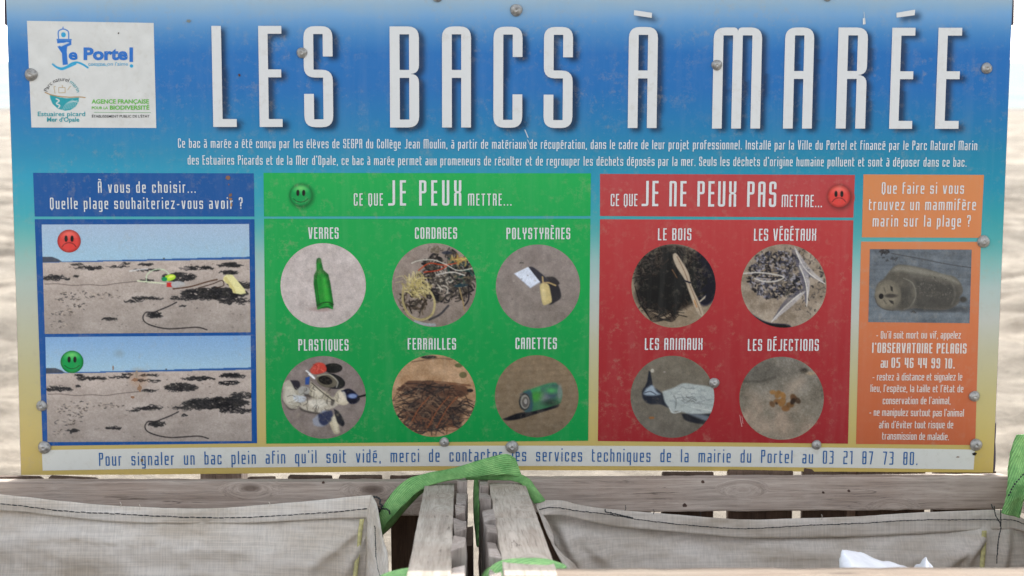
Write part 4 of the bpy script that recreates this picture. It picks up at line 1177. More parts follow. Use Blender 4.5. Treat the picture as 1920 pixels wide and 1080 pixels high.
cv.line([(640, 760), (665, 800), (670, 860), (650, 905)], 8, (120, 116, 104), .5, soft=3)
cv.poly([(205, 740), (250, 700), (330, 690), (390, 740), (414, 830), (400, 900), (350, 940), (300, 930)], (84, 80, 72), .9, soft=6)
cv.line([(330, 735), (392, 770), (414, 850), (380, 920), (340, 940)], 5, (136, 132, 120), .8, soft=2)
cv.ell(350, 860, 44, 70, (60, 58, 54), .7, soft=8)
cv.ell(232, 846, 86, 98, (104, 98, 86), soft=3); cv.ell(222, 850, 66, 76, (128, 120, 104), .8, soft=8)
cv.ell(188, 856, 16, 18, (26, 24, 26)); cv.ell(252, 852, 42, 13, (60, 56, 52), .9, soft=2.5); cv.poly([(245, 786), (262, 796), (264, 826), (250, 818)], (34, 32, 32), .9, soft=1.5); cv.poly([(238, 880), (268, 886), (272, 908), (252, 900)], (34, 32, 32), .9, soft=1.5)
cv.line([(205, 800), (215, 832)], 7, (78, 72, 66), .7); cv.line([(205, 880), (222, 905)], 7, (78, 72, 66), .7); cv.line([(150, 870), (165, 910), (210, 940), (270, 948)], 6, (70, 68, 64), .7)
cv.ell(725, 872, 24, 18, (58, 56, 52), soft=3); cv.weed(400, 958, 20, 6, 8, ln=14, wd=6)
rect_photo('seal_photo', cv, (1631, 467), (1822, 468), (1818, 606), (1628, 604), ob, 'printed photo of a grey seal lying on sand')
OB = dict(ratio=.34, w=1.5, h=1.35); OBB = dict(ratio=.37, w=2.7, h=2.1)
lines('advice_text', [("- Qu'il soit mort ou vif, appelez", 1643, 1801.5, 634.7, 14, OB), ("l'OBSERVATOIRE PELAGIS", 1635, 1812, (661.5, 663), 19, OBB), ("au", 1651, 1664.5, 689.5, 19, dict(ratio=.34, w=2.2, h=2)),
                      ("05 46 44 99 10.", 1671, 1790, (689.5, 691), 19, OBB), ("- restez à distance et signalez le", 1636, 1804, 713.3, 14, OB),
                      ("lieu, l'espèce, la taille et l'état de", 1632, 1806, (734.8, 735.6), 14, OB), ("conservation de l'animal,", 1655, 1782, 757.8, 14, OB), ("- ne manipulez surtout pas l'animal", 1630, 1807, (779.6, 781), 14, OB),
                      ("afin d'éviter tout risque de", 1648, 1787, 803, 14, OB), ("transmission de maladie.", 1654, 1779, (824, 825.5), 14, OB)], (216, 208, 200), ob)

# --- bottom strip
def strip_bow(s, t): return -7.8 * 4 * s * (1 - s) * (1 - .06 * (s - .5))
st = panel_grid('white_strip', (78.5, 844), (1828, 843), (1825.5, 880.5), (80, 882.5), flatc((210, 210, 202)), board, bow=strip_bow, label='white strip along the bottom of the board')
lines('contact_text', [("Pour signaler un bac plein afin qu'il soit vidé, merci de contacter les services techniques de la mairie du Portel au 03 21 87 73 80.", 186, 1720,
                        lambda x: float(np.interp(x, [186, 470, 700, 960, 1400, 1720], [873.5, 870, 867, 864.7, 867.5, 872])), 24.5, dict(ratio=.31, w=2.2, h=2.2, space=1.25))], (20, 92, 152), st)

# --- logo label
lg = Canvas(240, 200, 51, 40, 1.0)
lg.a[:] = (208, 208, 204)
lg.a += (lg.fbm(.05, 71) * 8)[..., None]
BL1, CY1, TEAL, INK = (42, 110, 190), (44, 156, 200), (40, 150, 160), (58, 58, 62)
sc3 = lambda pts: [(x / 3, y / 3) for x, y in pts]
LL = lambda pts, w, c, cu=True, al=1.0: lg.line(sc3(pts), w / 3, c, al, curve=cu)
LL([(328, 215), (328, 180), (340, 168), (357, 163), (374, 168), (386, 180), (386, 215)], 6, BL1); LL([(357, 152), (354, 164)], 5, BL1)
lg.ell(357 / 3, 195 / 3, 4.6, 4.8, CY1); LL([(320, 222), (400, 222)], 7, BL1, False)
lg.poly(sc3([(318, 226), (400, 226), (400, 250), (376, 262), (372, 290), (376, 362), (346, 366), (344, 300), (320, 262), (336, 256), (360, 240), (320, 244)]), BL1)
lg.poly(sc3([(330, 252), (372, 236), (392, 238), (340, 262)]), (208, 208, 204), .9)
LL([(290, 362), (312, 378), (340, 384), (370, 374), (400, 355), (430, 350), (460, 360), (488, 378)], 11, CY1); LL([(312, 380), (340, 390), (375, 378), (420, 358)], 9, CY1)
lg.ell(738 / 3, 366 / 3, 3.4, 3.2, CY1)
LL([(496, 368), (520, 362), (545, 368), (580, 364), (600, 368)], 3, CY1, al=.9); 
# estuary emblem
lg.poly(sc3([(266, 536), (290, 536), (310, 545), (360, 552), (432, 548), (430, 570), (410, 600), (380, 618), (350, 622), (310, 612), (280, 585), (268, 556)]), TEAL)
for i in range(8): LL([(335 + i * 10, 618 - i * 2), (355 + i * 9, 585 - i * 3), (395 + i * 5, 560 + i * 3)], 2.4, (208, 208, 204), al=.8)
LL([(302, 556), (318, 566), (302, 582), (320, 592), (312, 606)], 7, (208, 208, 204))
LL([(240, 520), (275, 534), (320, 542), (380, 546), (430, 544), (468, 547)], 5, (160, 120, 60)); LL([(296, 525), (292, 490), (300, 486)], 3, (170, 140, 90)); LL([(318, 522), (318, 492), (355, 492), (355, 520), (318, 522)], 3, (170, 140, 90), False); LL([(340, 492), (340, 480)], 3, (170, 140, 90)); LL([(370, 505), (380, 490), (388, 484)], 3, (170, 140, 90))
LL([(517, 630), (840, 630)], 2.2, (90, 150, 90), False)
logo = rect_photo('logo_label', lg, (50.5, 39), (288, 43), (293, 240), (59, 239), board, 'white square label with three logos', L_PANEL)


def bfont(s, x0, x1, y, cap, col, parent, name='logo_text', bold=0.0, slope=0.0, arc=None):
    cu = bpy.data.curves.new('t', 'FONT'); cu.body = s; cu.offset = bold; cu.resolution_u = 3
    o = bpy.data.objects.new('t', cu); C.objects.link(o)
    dg = bpy.context.evaluated_depsgraph_get(); dg.update()
    ev = o.evaluated_get(dg); me = ev.to_mesh()
    V = np.array([v.co[:2] for v in me.vertices]); F = [tuple(p.vertices) for p in me.polygons]
    ev.to_mesh_clear(); bpy.data.objects.remove(o); bpy.data.curves.remove(cu)
    mn, mx = V[:, 0].min(), V[:, 0].max()
    u = (V[:, 0] - mn) / (mx - mn); h_ = V[:, 1] / 0.69 * cap
    if arc is None:
        X_ = x0 + u * (x1 - x0); Y_ = y - h_ + slope * u
    else:
        cx, cy, r, a0, a1 = arc
        a = a0 + (a1 - a0) * u
        X_ = cx + (r + h_) * np.cos(a); Y_ = cy - (r + h_) * np.sin(a)
    return flat_mesh(name, np.stack([X_, Y_], -1), F, col, L_TEXT, parent)


def bl(s, X0, X1, Y, cap, col, bold=0.0, slope=0.0):   # coordinates of the 3x enlargement
    return bfont(s, X0 / 3, X1 / 3, Y / 3, cap / 3, col, logo, bold=bold, slope=slope)


bl('e', 386, 436, 334, 58, BL1, .035)
bl('Porte', 470, 718, 334, 64, BL1, .045); 
bl('l', 728, 748, 345, 76, BL1, .03)
bl("comme on l'aime", 496, 720, 369, 20, (70, 160, 200))
bl('Estuaires picard', 212, 479, 653, 25, TEAL, .012); bl("Mer d'Opale", 264, 446, 684, 24, TEAL, .02)
bl('AGENCE FRANÇAISE', 515, 838, 582, 23, (104, 182, 74), .025); bl('POUR LA', 516, 608, 614, 15, (104, 182, 74), .02); bl('BIODIVERSITÉ', 618, 840, 616, 22, (104, 182, 74), .03)
bl('ÉTABLISSEMENT PUBLIC DE L\'ÉTAT', 517, 841, 661, 14, INK, .01)
bfont('Parc naturel', 0, 0, 0, 7.4, INK, logo, arc=(350 / 3 - .5, 541 / 3, 28.5, math.radians(163), math.radians(66)))
bfont('marin', 0, 0, 0, 7.4, TEAL, logo, arc=(350 / 3 - .5, 541 / 3, 28.5, math.radians(60), math.radians(14)))

# --- rust runs, scratches, holes on the sheet
def mark(name, pts, col, off=L_TOP):
    return flat_mesh(name, pts, [tuple(range(len(pts)))[::-1]], col, off, board)


def blot(name, cx, cy, rx, ry, col, seed):
    r_ = random.Random(seed)
    pts = []
    for i in range(11):
        a = -i / 11 * 6.283; q_ = r_.uniform(.6, 1.15)
        pts.append((cx + rx * q_ * math.cos(a), cy + ry * q_ * math.sin(a)))
    return flat_mesh(name, pts, [tuple(range(11))], col, L_TOP, board)


for i, (x, y, a, b_, c_) in enumerate(((427, 333, 4.5, 5, (128, 92, 74)), (432, 366, 3.5, 4, (120, 92, 78)), (432, 373, 3, 3, (150, 110, 80)), (429, 346, 1.5, 1.8, (120, 90, 80)), (434, 383, 2, 5, (165, 130, 95)),
                                       (448.5, 141, 2.2, 2.6, (84, 52, 44)), (1827, 851, 4.5, 3.6, (30, 24, 22)), (266, 863, 3.2, 4, (110, 90, 66)), (253, 712, 7, 4, (150, 112, 86)), (262, 728, 5, 8, (152, 118, 92)), (249, 745, 4, 3, (146, 108, 84)),
                                       (256, 702, 3, 8, (158, 140, 122)), (222, 62, 1.6, 1.6, (60, 50, 40)), (1627, 182, 1.6, 2, (40, 40, 44)), (1796, 857, 4, 1.4, (140, 120, 106)), (354, 39, 5, 3, (120, 130, 130)), (212, 690, 1.6, 6, (150, 120, 96)))):
    blot('rust_spot' if i < 5 or i > 7 else 'dark_spot', x, y, a, b_, c_, i)
for i, (x0, y0, x1, y1, w_) in enumerate(((984, 243, 990, 258, 1.6), (989, 262, 996, 276, 1.2), (1620, 22, 1621, 44, 1.0), (1387, 778, 1391, 800, 1.2), (1391, 780, 1393, 794, .8))):
    mark('scratch', [(x0 - w_ * .5, y0), (x0 + w_ * .5, y0), (x1 + w_ * .7, y1), (x1 - w_ * .6, y1)], (196, 140, 138) if y0 > 600 else (190, 200, 206))
mark('scratch', [(1618, 34), (1622, 34), (1623, 45), (1618, 46)], (224, 224, 220))

# --- screws with domed washers
def screw(px_, py_, r):
    p = board_pt(np.array(float(px_)), np.array(float(py_)), 0.0014)
    R_ = r * p[1] / FPX
    V, F = [(0, -R_ * .62, 0)], []
    prof = [(.20, -.60), (.24, -.66), (.30, -.66), (.42, -.56), (.62, -.46), (.85, -.26), (.97, -.10), (1.0, 0.0)]
    n = 24
    for (q_, h_) in prof:
        for k_ in range(n):
            a = 6.2832 * k_ / n; jj = 1 + .03 * math.sin(a * 3 + px_)
            V.append((R_ * q_ * jj * math.cos(a), R_ * h_, R_ * q_ * jj * math.sin(a)))
    for k_ in range(n): F.append((0, 1 + (k_ + 1) % n, 1 + k_))
    for j in range(len(prof) - 1):
        for k_ in range(n):
            a, b_ = 1 + j * n + k_, 1 + j * n + (k_ + 1) % n
            F.append((a, b_, b_ + n, a + n))
    me = bpy.data.meshes.new('screw'); me.from_pydata(V, [], F)
    me.polygons.foreach_set('use_smooth', [True] * len(F))
    o = link('screw', me, ZINC, board)
    o.location = Vector(p) - root_loc(board)
    return o


for s in ((58, 140, 12), (566, 99, 10), (968, 19, 11.5), (1344, 122, 10), (1850, 128, 10.5), (1844, 453, 12), (78, 761, 10.5), (83, 839, 12.5), (833, 829, 9.5), (960, 838, 12.5),
          (1339, 718, 10), (1531, 834, 9.5), (1827, 743, 10.5), (1830, 834, 12), (820, -5, 9), (1551, -6, 8.5)):
    screw(*s)

# ------------------------------------------------------------------ timber
def timber(name, A, B_, wvec, tvec, mat, parent, seg=14, jit=0.0008, bev=0.0025, taper=None):
    """board from A to B_ (centre line of one corner edge): A + s*wvec + t*tvec, s,t in 0..1; grain runs along A-B_"""
    A, B_, w, t = (Vector(map(float, v)) for v in (A, B_, wvec, tvec))
    X = (B_ - A); L_ = X.length; X.normalize()
    Z = (t - X * t.dot(X)).normalized(); Y = Z.cross(X)
    cen = (A + B_ + w + t) / 2
    M_ = Matrix((X, Y, Z)).transposed()
    Mi = M_.transposed()
    V, F = [], []
    rnd = random.Random(hash((name, round(A.x, 4), round(A.y, 4))) & 0xffff)
    for i in range(seg + 1):
        c = A.lerp(B_, i / seg)
        for k_, (a, b_) in enumerate(((0, 0), (1, 0), (1, 1), (0, 1))):
            p = c + w * a + t * b_
            j = Vector((rnd.uniform(-jit, jit) for _ in range(3)))
            if i in (0, seg): j += X * rnd.uniform(-jit, jit) * 2
            V.append(Mi @ (p - cen + j))
    for i in range(seg):
        for k_ in range(4):
            a = i * 4 + k_; b_ = i * 4 + (k_ + 1) % 4
            F.append((a, b_, b_ + 4, a + 4))
    F.append((3, 2, 1, 0)); e = seg * 4; F.append((e, e + 1, e + 2, e + 3))
    me = bpy.data.meshes.new(name); me.from_pydata([tuple(v) for v in V], [], F)
    o = bpy.data.objects.new(name, me); C.objects.link(o); me.materials.append(mat)
    o.parent = parent
    o.matrix_local = Matrix.Translation(cen - root_loc(parent)) @ M_.to_4x4()
    if bev:
        b = o.modifiers.new('bevel', 'BEVEL'); b.width = bev; b.segments = 2; b.limit_method = 'ANGLE'; b.angle_limit = math.radians(50)
    return o


UPN = Vector((0, KT, 1)).normalized()        # normal of the tilted rail plane


def V3(a): return Vector(map(float, a))


# dark battens behind the board (their ends stick out at both sides)
for (ya, yb, x0, x1, dpt) in ((-25, 48, 5.6, 1903.6, .03), (770, 886, 39.0, 1867.5, .03)):
    off = -0.012
    if ya < 0:
        A = board_pt(np.array(x0 + .0362 * 10.), np.array(float(ya)), off); B2 = board_pt(np.array(float(x1)), np.array(float(ya)), off); A2 = board_pt(np.array(float(x0)), np.array(float(yb)), off)
        A, B2, A2 = V3(A), V3(B2), V3(A2)
        timber('batten', A, B2, Vector((0, 0, A2.z - A.z)), Vector((0, dpt, 0)), DARKW, board, seg=6)
# two upright posts behind the board
for xx in (350., 1560.):
    A = V3(board_pt(np.array(xx), np.array(-15.), -0.048)); A.y += .012
    timber('post', A, Vector((A.x, A.y, -.3)), Vector((.07, 0, 0)), Vector((0, .07, 0)), W_PLANK, board, seg=8)
# board edges low on each side: short dark battens
for (x0, x1, ya, yb) in ((38.6, 60., 800., 888.), (1845., 1866.5, 792., 884.)):
    A = V3(board_pt(np.array(x0), np.array(yb), -.009)); B2 = V3(board_pt(np.array(x0 + (-2.8 if x0 < 100 else 2.2)), np.array(ya), -.009)); w = V3(board_pt(np.array(x1), np.array(yb), -.009)) - A
    timber('side_batten', A, B2, w, Vector((0, .02, 0)), DARKW, board, seg=5)

# ------------------------------------------------------------------ the two bins
def bin_(name_label, rear, side_rail, ends, end_side, front_y, rear_planks, joint):
    (xa, ya), (xb, yb) = rear
    A = V3(rail_pt(np.array(float(xa)), np.array(float(ya)))); B2 = V3(rail_pt(np.array(float(xb)), np.array(float(yb))))
    u = (B2 - A).normalized(); n = Vector((-u.y, u.x, 0)).normalized()   # horizontal, away from camera
    if n.y < 0: n = -n
    root = empty('wooden_bin', ((A.x + B2.x) / 2, (A.y + B2.y) / 2 - .4, 0.0), name_label, 'bin', 'wooden bins under the board')
    down = -UPN
    back = (n - UPN * n.dot(UPN)).normalized()
    timber('rear_rail', A, B2, back * .045, down * .056, W_RAIL, root, seg=46, jit=.0007)
    def on_rail(px_):
        f_ = (px_ - xa) / (xb - xa); yy = ya + (yb - ya) * f_
        return V3(rail_pt(np.array(float(px_)), np.array(float(yy))))
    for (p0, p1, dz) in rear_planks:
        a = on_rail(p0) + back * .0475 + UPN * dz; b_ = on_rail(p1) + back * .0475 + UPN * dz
        timber('board', a, a - Vector((0, 0, .80)), b_ - a, back * .019, W_DARK, root, seg=5, jit=.0012)  # rear boards carry their shade in the board colour
    # side rail next to the gap
    TL_, TR_, BR_, BL_ = [V3(rail_pt(np.array(float(x)), np.array(float(y)))) for x, y in side_rail]
    me_ax = (BL_ + BR_ - TL_ - TR_) / 2
    w1 = TR_ - TL_
    if joint:
        m_ = TL_.lerp(BL_, joint)
        timber('side_rail', TL_, m_ - (BL_ - TL_) * .0012, (w1 + (BR_ - BL_)) / 2, down * .05, W_GREY, root, seg=12, jit=.0003, bev=.0009)
        timber('side_rail', m_ + (BL_ - TL_) * .0012, BL_, (w1 + (BR_ - BL_)) / 2, down * .05, W_GREY, root, seg=14, jit=.0003, bev=.0009)
    else:
        timber('side_rail', TL_, BL_, (w1 + (BR_ - BL_)) / 2, down * .05, W_GREY, root, seg=24, jit=.0003, bev=.0009)
    # boards of that side, seen end-on
    for (y0, y1, dz) in ends:
        y0 += .9; y1 -= .9; dz *= 1.5
        rn = random.Random(int(y0 * 7)); jx = (rn.uniform(-.6, .8), rn.uniform(-2.6, 1.0)) if root.location.x < 0 else (rn.uniform(-1, 2.6), rn.uniform(-.8, .6))
        a = [V3(rail_pt(np.array(float(np.interp(y, [905, 1060], end_side[k_])) + jx[k_]), np.array(float(y)))) for y in (y0, y1) for k_ in (0, 1)]
        a00, a01, a10, a11 = a
        timber('board', a00 + UPN * dz, a00 + UPN * dz - Vector((0, 0, .72)), (a10 - a00), (a01 - a00), W_END, root, seg=30, jit=.0016, bev=.0012)
    return root, A, B2, back, u


REAR_L = [(-115, -40, .001), (-28, 62, .002), (76, 168, .0015), (182, 262, -.012), (274, 366, -.014), (380, 448, -.010), (455, 507, .001), (532, 615, .004), (628, 711, .005), (727, 790, .004), (803, 868, .002)]
REAR_R = [(905, 988, .0), (1002, 1098, -.006), (1112, 1228, -.004), (1250, 1349, .003), (1377, 1499, .006), (1518, 1604, .012), (1623, 1752, .007), (1768, 1888, .003)]
ENDS_L = [(899, 914.5, .004), (915.5, 930, -.004), (931, 946, .003), (947, 963, .0), (964, 981, -.006), (982, 1001, .004), (1002.5, 1024, -.008), (1026, 1048, .008), (1051, 1077, -.004), (1079, 1104, .002)]
ENDS_R = [(899, 916, .002), (917, 931, -.005), (932, 947, .004), (948, 964, -.003), (966, 986, .005), (988, 1003, .003), (1005, 1025, -.006), (1027, 1048, .0), (1051, 1074, -.008), (1076, 1100, .0)]
binL, LA, LB2, backL, uL = bin_('left wooden bin of grey boards, lined with a pale sack', ((-115, 903), (872, 903)),
                       [(797, 906), (854.5, 906), (840.5, 1100), (759, 1100)], ENDS_L, [(856.6, 845.5), (876, 873)], 1079, REAR_L, None)
binR, RA, RB2, backR, uR = bin_('right wooden bin of grey boards, with a bright front rail and a grimy sack', ((903, 898.5), (1893, 893)),
                       [(917, 905.5), (985, 905.5), (1047, 1080), (946, 1080)], ENDS_R, [(896, 917.5), (915, 940.5)], 1065, REAR_R, .475)

# outer side walls and front walls (mostly outside the picture)
def far_side(root, P_back, P_front, out, right):
    d = (P_front - P_back); n_ = 9
    timber('side_rail', P_back, P_front, out * .045, -UPN * .05, W_GREY, root, seg=16)
    for i in range(n_):
        a = P_back + d * (i / n_) + out * .046
        timber('board', a, a - Vector((0, 0, .72)), d * (.92 / n_), out * .02, W_PLANK, root, seg=3, bev=0)


def rp(x, y): return V3(rail_pt(np.array(float(x)), np.array(float(y))))


# front rails
def front_rail(root, pa, pb, n_planks):
    a, b_ = rp(*pa), rp(*pb)
    u_ = (b_ - a).normalized(); f_ = UPN.cross(u_); f_ = -f_ if f_.y > 0 else f_
    timber('front_rail', a, b_, f_ * .07, -UPN * .045, W_FRONT, root, seg=30, jit=.0006)
    for i in range(n_planks):
        s = a.lerp(b_, i / n_planks) + f_ * .0715 + UPN * -.004
        timber('board', s, s - Vector((0, 0, .8)), (b_ - a) * (.93 / n_planks), f_ * .02, W_PLANK, root, seg=3, bev=0)
    return a, b_


fa, fb = front_rail(binR, (1040, 1065.5), (2240, 1062), 9)
ga, gb2 = front_rail(binL, (-480, 1083), (768, 1083), 9)
ob_ = backR.cross(UPN)
sx = Vector((1, 0, 0))
far_side(binR, RB2 - sx * .0, fb, sx, True)
far_side(binL, LA, ga, -sx, False)

# resin streak and nail heads on the rear rail
def rail_spot(root, name, px_, py_, rx, ry, mat, Yo):
    V = [tuple(at(px_ + rx * math.cos(a), py_ + ry * math.sin(a) * (1 + .2 * math.sin(3 * a)), Yo)) for a in np.linspace(0, -6.2832, 13)[:-1]]
    V = V + [(v[0], v[1] + .003, v[2]) for v in V]
    F = [tuple(range(12))] + [(i, (i + 1) % 12, (i + 1) % 12 + 12, i + 12) for i in range(12)]
    me = bpy.data.meshes.new(name); me.from_pydata(V, [], F)
    return link(name, me, mat, root)


rail_spot(binL, 'resin_drop', 197, 927, 9, 2.6, RESIN, 2.678)
NAIL = simple_mat('rusty_nail', (0.06, 0.03, 0.02), .7, noise=.4)
for (x, y, r_) in ((176, 927, 3.4), (540, 927, 4), (470, 928, 3), (606, 905, 2.6)): rail_spot(binL, 'nail', x, y, r_, r_ * .8, NAIL, 2.678)
for (x, y, r_) in ((1284, 948, 4.2), (1318, 904, 3.2), (1544, 924, 2.4), (1592, 921, 2.6)): rail_spot(binR, 'nail', x, y, r_, r_ * .8, NAIL, 2.684 + (x - 903) / 990 * .012)
# shaded slat in the gap, side of the left bin; shade is in its colour
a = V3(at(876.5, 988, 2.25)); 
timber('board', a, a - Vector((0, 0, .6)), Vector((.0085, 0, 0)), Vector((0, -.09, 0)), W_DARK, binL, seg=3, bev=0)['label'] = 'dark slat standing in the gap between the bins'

# ------------------------------------------------------------------ cloth and webbing
def curve3(pts, k_):
    """pts (px,py,Y) -> dense array of world points"""
    P = catmull(np.array(pts, float), 8)
    d = np.r_[0, np.cumsum(np.hypot(np.diff(P[:, 0]), np.diff(P[:, 1])))]
    s = np.linspace(0, d[-1], k_)
    return np.stack([np.interp(s, d, P[:, j]) for j in range(3)], -1)


def loft(name, rows, mat, parent, nu=90, nv=12, disp=None, thick=0.0012, vs=None):
    R_ = np.array([curve3(r, nu) for r in rows])          # rows x nu x 3 in pixel space
    t = np.linspace(0, len(rows) - 1, nv) if vs is None else np.array(vs)
    G_ = np.empty((len(t), nu, 3))
    for i, tt in enumerate(t):
        k0 = min(int(tt), len(rows) - 2); f_ = tt - k0
        G_[i] = R_[k0] * (1 - f_) + R_[k0 + 1] * f_
    uu, vv = np.meshgrid(np.linspace(0, 1, nu), np.linspace(0, 1, len(t)))
    Y = G_[..., 2].copy()
    W_ = at(G_[..., 0], G_[..., 1], Y)
    if disp is not None:
        W_[..., 1] += disp(G_[..., 0], G_[..., 1], uu, vv)
    me = quad_mesh(name, W_.reshape(-1, 3), grid_faces(len(t), nu))
    uvl = me.uv_layers.new(name='UVMap')
    li = np.empty(len(me.loops), np.int32); me.loops.foreach_get('vertex_index', li)
    uvl.data.foreach_set('uv', np.stack([uu.ravel()[li], vv.ravel()[li]], -1).ravel())
    me.polygons.foreach_set('use_smooth', np.ones(len(me.polygons), bool))
    o = link(name, me, mat, parent)
    if thick:
        s = o.modifiers.new('solid', 'SOLIDIFY'); s.thickness = thick; s.offset = 0
    return o


def stitches(name, pts, parent, n=60, dash=.8, rad=.0011, mat=None):
    """sewn thread: one mesh of small dashes following the curve"""
    P = curve3(pts, n * 3)
    V, F = [], []
    W_ = at(P[:, 0], P[:, 1] , P[:, 2])
    step = 3
    for i in range(0, len(W_) - step, step):
        a = Vector(W_[i]); b_ = Vector(W_[min(i + int(step * 1), len(W_) - 1)]); b_ = a.lerp(b_, dash)
        d = (b_ - a)
        if d.length < 1e-6: continue
        d.normalize(); up = Vector((0, -1, 0)); sd = d.cross(up).normalized()
        k_ = len(V); r = rad * random.uniform(.8, 1.2); jz = random.uniform(-.0005, .0005)
        for c_, f_ in ((a, .7), (a.lerp(b_, .5), 1.1), (b_, .7)):
            for q_ in range(5):
                an = 6.2832 * q_ / 5
                v = c_ + sd * (math.cos(an) * r * f_ + jz) + up * (math.sin(an) * r * f_ + .0012)
                V.append(tuple(v))
        for ring in (0, 1):
            for q_ in range(5):
                x_, y_ = k_ + ring * 5 + q_, k_ + ring * 5 + (q_ + 1) % 5
                F.append((x_, y_, y_ + 5, x_ + 5))
        F.append(tuple(k_ + q_ for q_ in range(5))[::-1]); F.append(tuple(k_ + 10 + q_ for q_ in range(5)))
    me = bpy.data.meshes.new(name); me.from_pydata(V, [], F)
    return link(name, me, mat or THREAD, parent)


# ---- left sack
p0 = at(300, 1060, 2.45)
sackL = empty('woven_sack', (float(p0[0]), 2.3, 0.02), 'pale woven sack lining the left bin, sagging rim with black stitching', 'sack', 'woven sacks lining the bins')
rimL = [(-160, 915, 2.63), (-60, 921, 2.635), (0, 927, 2.64), (60, 933, 2.64), (130, 941, 2.64), (230, 949, 2.642), (350, 953.5, 2.645), (420, 952.5, 2.645), (500, 946, 2.645), (600, 937.5, 2.643), (660, 931, 2.64), (697, 928, 2.635)]
stL = [(-160, 936, 2.63), (-60, 941, 2.635), (0, 944, 2.637), (60, 951, 2.637), (130, 958, 2.637), (220, 963, 2.639), (300, 968, 2.642), (390, 971, 2.642), (460, 969, 2.642), (600, 962, 2.64), (660, 956, 2.637), (697, 953, 2.632)]
hemL = [(-160, 950, 2.626), (-60, 953, 2.631), (0, 957, 2.633), (60, 962, 2.633), (130, 970, 2.633), (230, 979, 2.635), (350, 981, 2.638), (420, 981, 2.638), (500, 979, 2.638), (600, 973.5, 2.636), (660, 971.5, 2.633), (693, 972, 2.628)]
def sh(row, dy_, Y, dx=0): return [(x + dx, y + dy_, Y) for x, y, _ in row]
def dispL(px_, py_, u, v):
    f = 0.009 * fbm2(px_ / 120, py_ / 60, 81, 4) + .004 * fbm2(px_ / 30, py_ / 22, 83, 3)
    # diagonal pull folds towards the right corner
    for (x0, y0, x1, y1, a, w_) in ((690, 975, 560, 1085, .010, 9), (692, 990, 640, 1090, .012, 8), (600, 1000, 480, 1040, .005, 12), (90, 1000, 330, 1020, .004, 12), (40, 1030, 220, 1060, .004, 10)):
        dx_, dy_ = x1 - x0, y1 - y0; L2 = dx_ * dx_ + dy_ * dy_
        t = np.clip(((px_ - x0) * dx_ + (py_ - y0) * dy_) / L2, 0, 1)
        d = np.hypot(px_ - x0 - t * dx_, py_ - y0 - t * dy_)
        f = f - a * np.exp(-(d / w_) ** 2) * np.sin(np.clip(t, 0, 1) * 3.14 * .9 + .3)
    return f
loft('back_panel', [sh(rimL, 3, 2.648), sh(hemL, -3, 2.643), [(-170, 1040, 2.61), (0, 1030, 2.612), (350, 1035, 2.615), (690, 1035, 2.60)], [(-180, 1180, 2.57), (0, 1180, 2.575), (350, 1190, 2.58), (680, 1190, 2.56)]], FAB_L, sackL, nu=170, nv=60, disp=dispL)
def hemd(px_, py_, u, v): return 0.0018 * fbm2(px_ / 25, py_ / 20, 85, 3) - .002 * np.sin(np.clip(v, 0, 1) * 3.14)
loft('folded_hem', [rimL, stL, hemL], FAB_L, sackL, nu=160, nv=9, disp=hemd, thick=.002)
stitches('stitching', [(x, y + .7 * math.sin(x / 17.), Y - .006) for x, y, Y in stL], sackL, n=80, dash=.9, rad=.0009)
loft('side_panel', [[(697, 928, 2.635), (706, 945, 2.60), (712, 975, 2.54), (718, 1010, 2.47), (727, 1042, 2.40), (727, 1085, 2.32), (722, 1130, 2.25)],
                    [(688, 972, 2.628), (688, 985, 2.62), (688, 1000, 2.60), (687, 1020, 2.58), (687, 1050, 2.56), (686, 1085, 2.53), (684, 1130, 2.50)]], FAB_L, sackL, nu=50, nv=10,
     disp=lambda a, b_, u, v: .004 * fbm2(a / 14, b_ / 30, 87, 3))
stitches('stitching', [(703, 985, 2.53), (704, 1010, 2.49), (705, 1040, 2.45), (708, 1062, 2.40), (714, 1085, 2.35)], sackL, n=26)
loft('yellow_stripe', [[(675, 973, 2.622), (671, 1000, 2.612), (669, 1030, 2.60), (664, 1060, 2.585), (660, 1100, 2.57)], [(683, 973, 2.621), (679, 1000, 2.611), (676, 1030, 2.599), (672, 1060, 2.584), (668, 1100, 2.569)]], YELLOW, sackL, nu=30, nv=3)
loft('yellow_cord', [[(701, 975, 2.60), (693, 992, 2.60), (686, 1008, 2.602)], [(703, 978, 2.60), (695, 994, 2.60), (688, 1010, 2.602)]], YELLOW, sackL, nu=14, nv=3)
# handles (green webbing) of the left sack
loft('handle_strap', [[(704, 992, 2.60), (711, 965, 2.60), (733, 928, 2.61), (762, 900, 2.625), (800, 888, 2.635), (850, 878, 2.645), (900, 863, 2.652), (942, 852, 2.66), (956, 853, 2.662), (966, 860, 2.664)],
                      [(709, 998, 2.59), (722, 974, 2.59), (744, 941, 2.60), (775, 913, 2.618), (808, 897, 2.63), (852, 888, 2.638), (900, 877, 2.644), (942, 870, 2.652), (958, 872, 2.656), (973, 877, 2.66)],
                      [(712, 1003, 2.585), (727, 980, 2.585), (752, 952, 2.592), (785, 922, 2.61), (815, 907, 2.622), (855, 899, 2.632), (900, 893, 2.638), (942, 890, 2.645), (960, 891, 2.65), (978, 893, 2.656)]],
     STRAP, sackL, nu=90, nv=12, thick=.0022, disp=lambda a, b_, u, v: .0025 * fbm2(a / 30, b_ / 12, 91, 3) - .002 * np.sin(v * 3.14))
loft('strap_underside', [[(711, 1001, 2.60), (727, 979, 2.60), (752, 951, 2.61), (786, 921, 2.625), (815, 907, 2.64)], [(716, 1004, 2.615), (735, 986, 2.615), (758, 958, 2.625), (790, 925, 2.64), (818, 908, 2.65)]], STRAP, sackL, nu=40, nv=4, thick=.002)
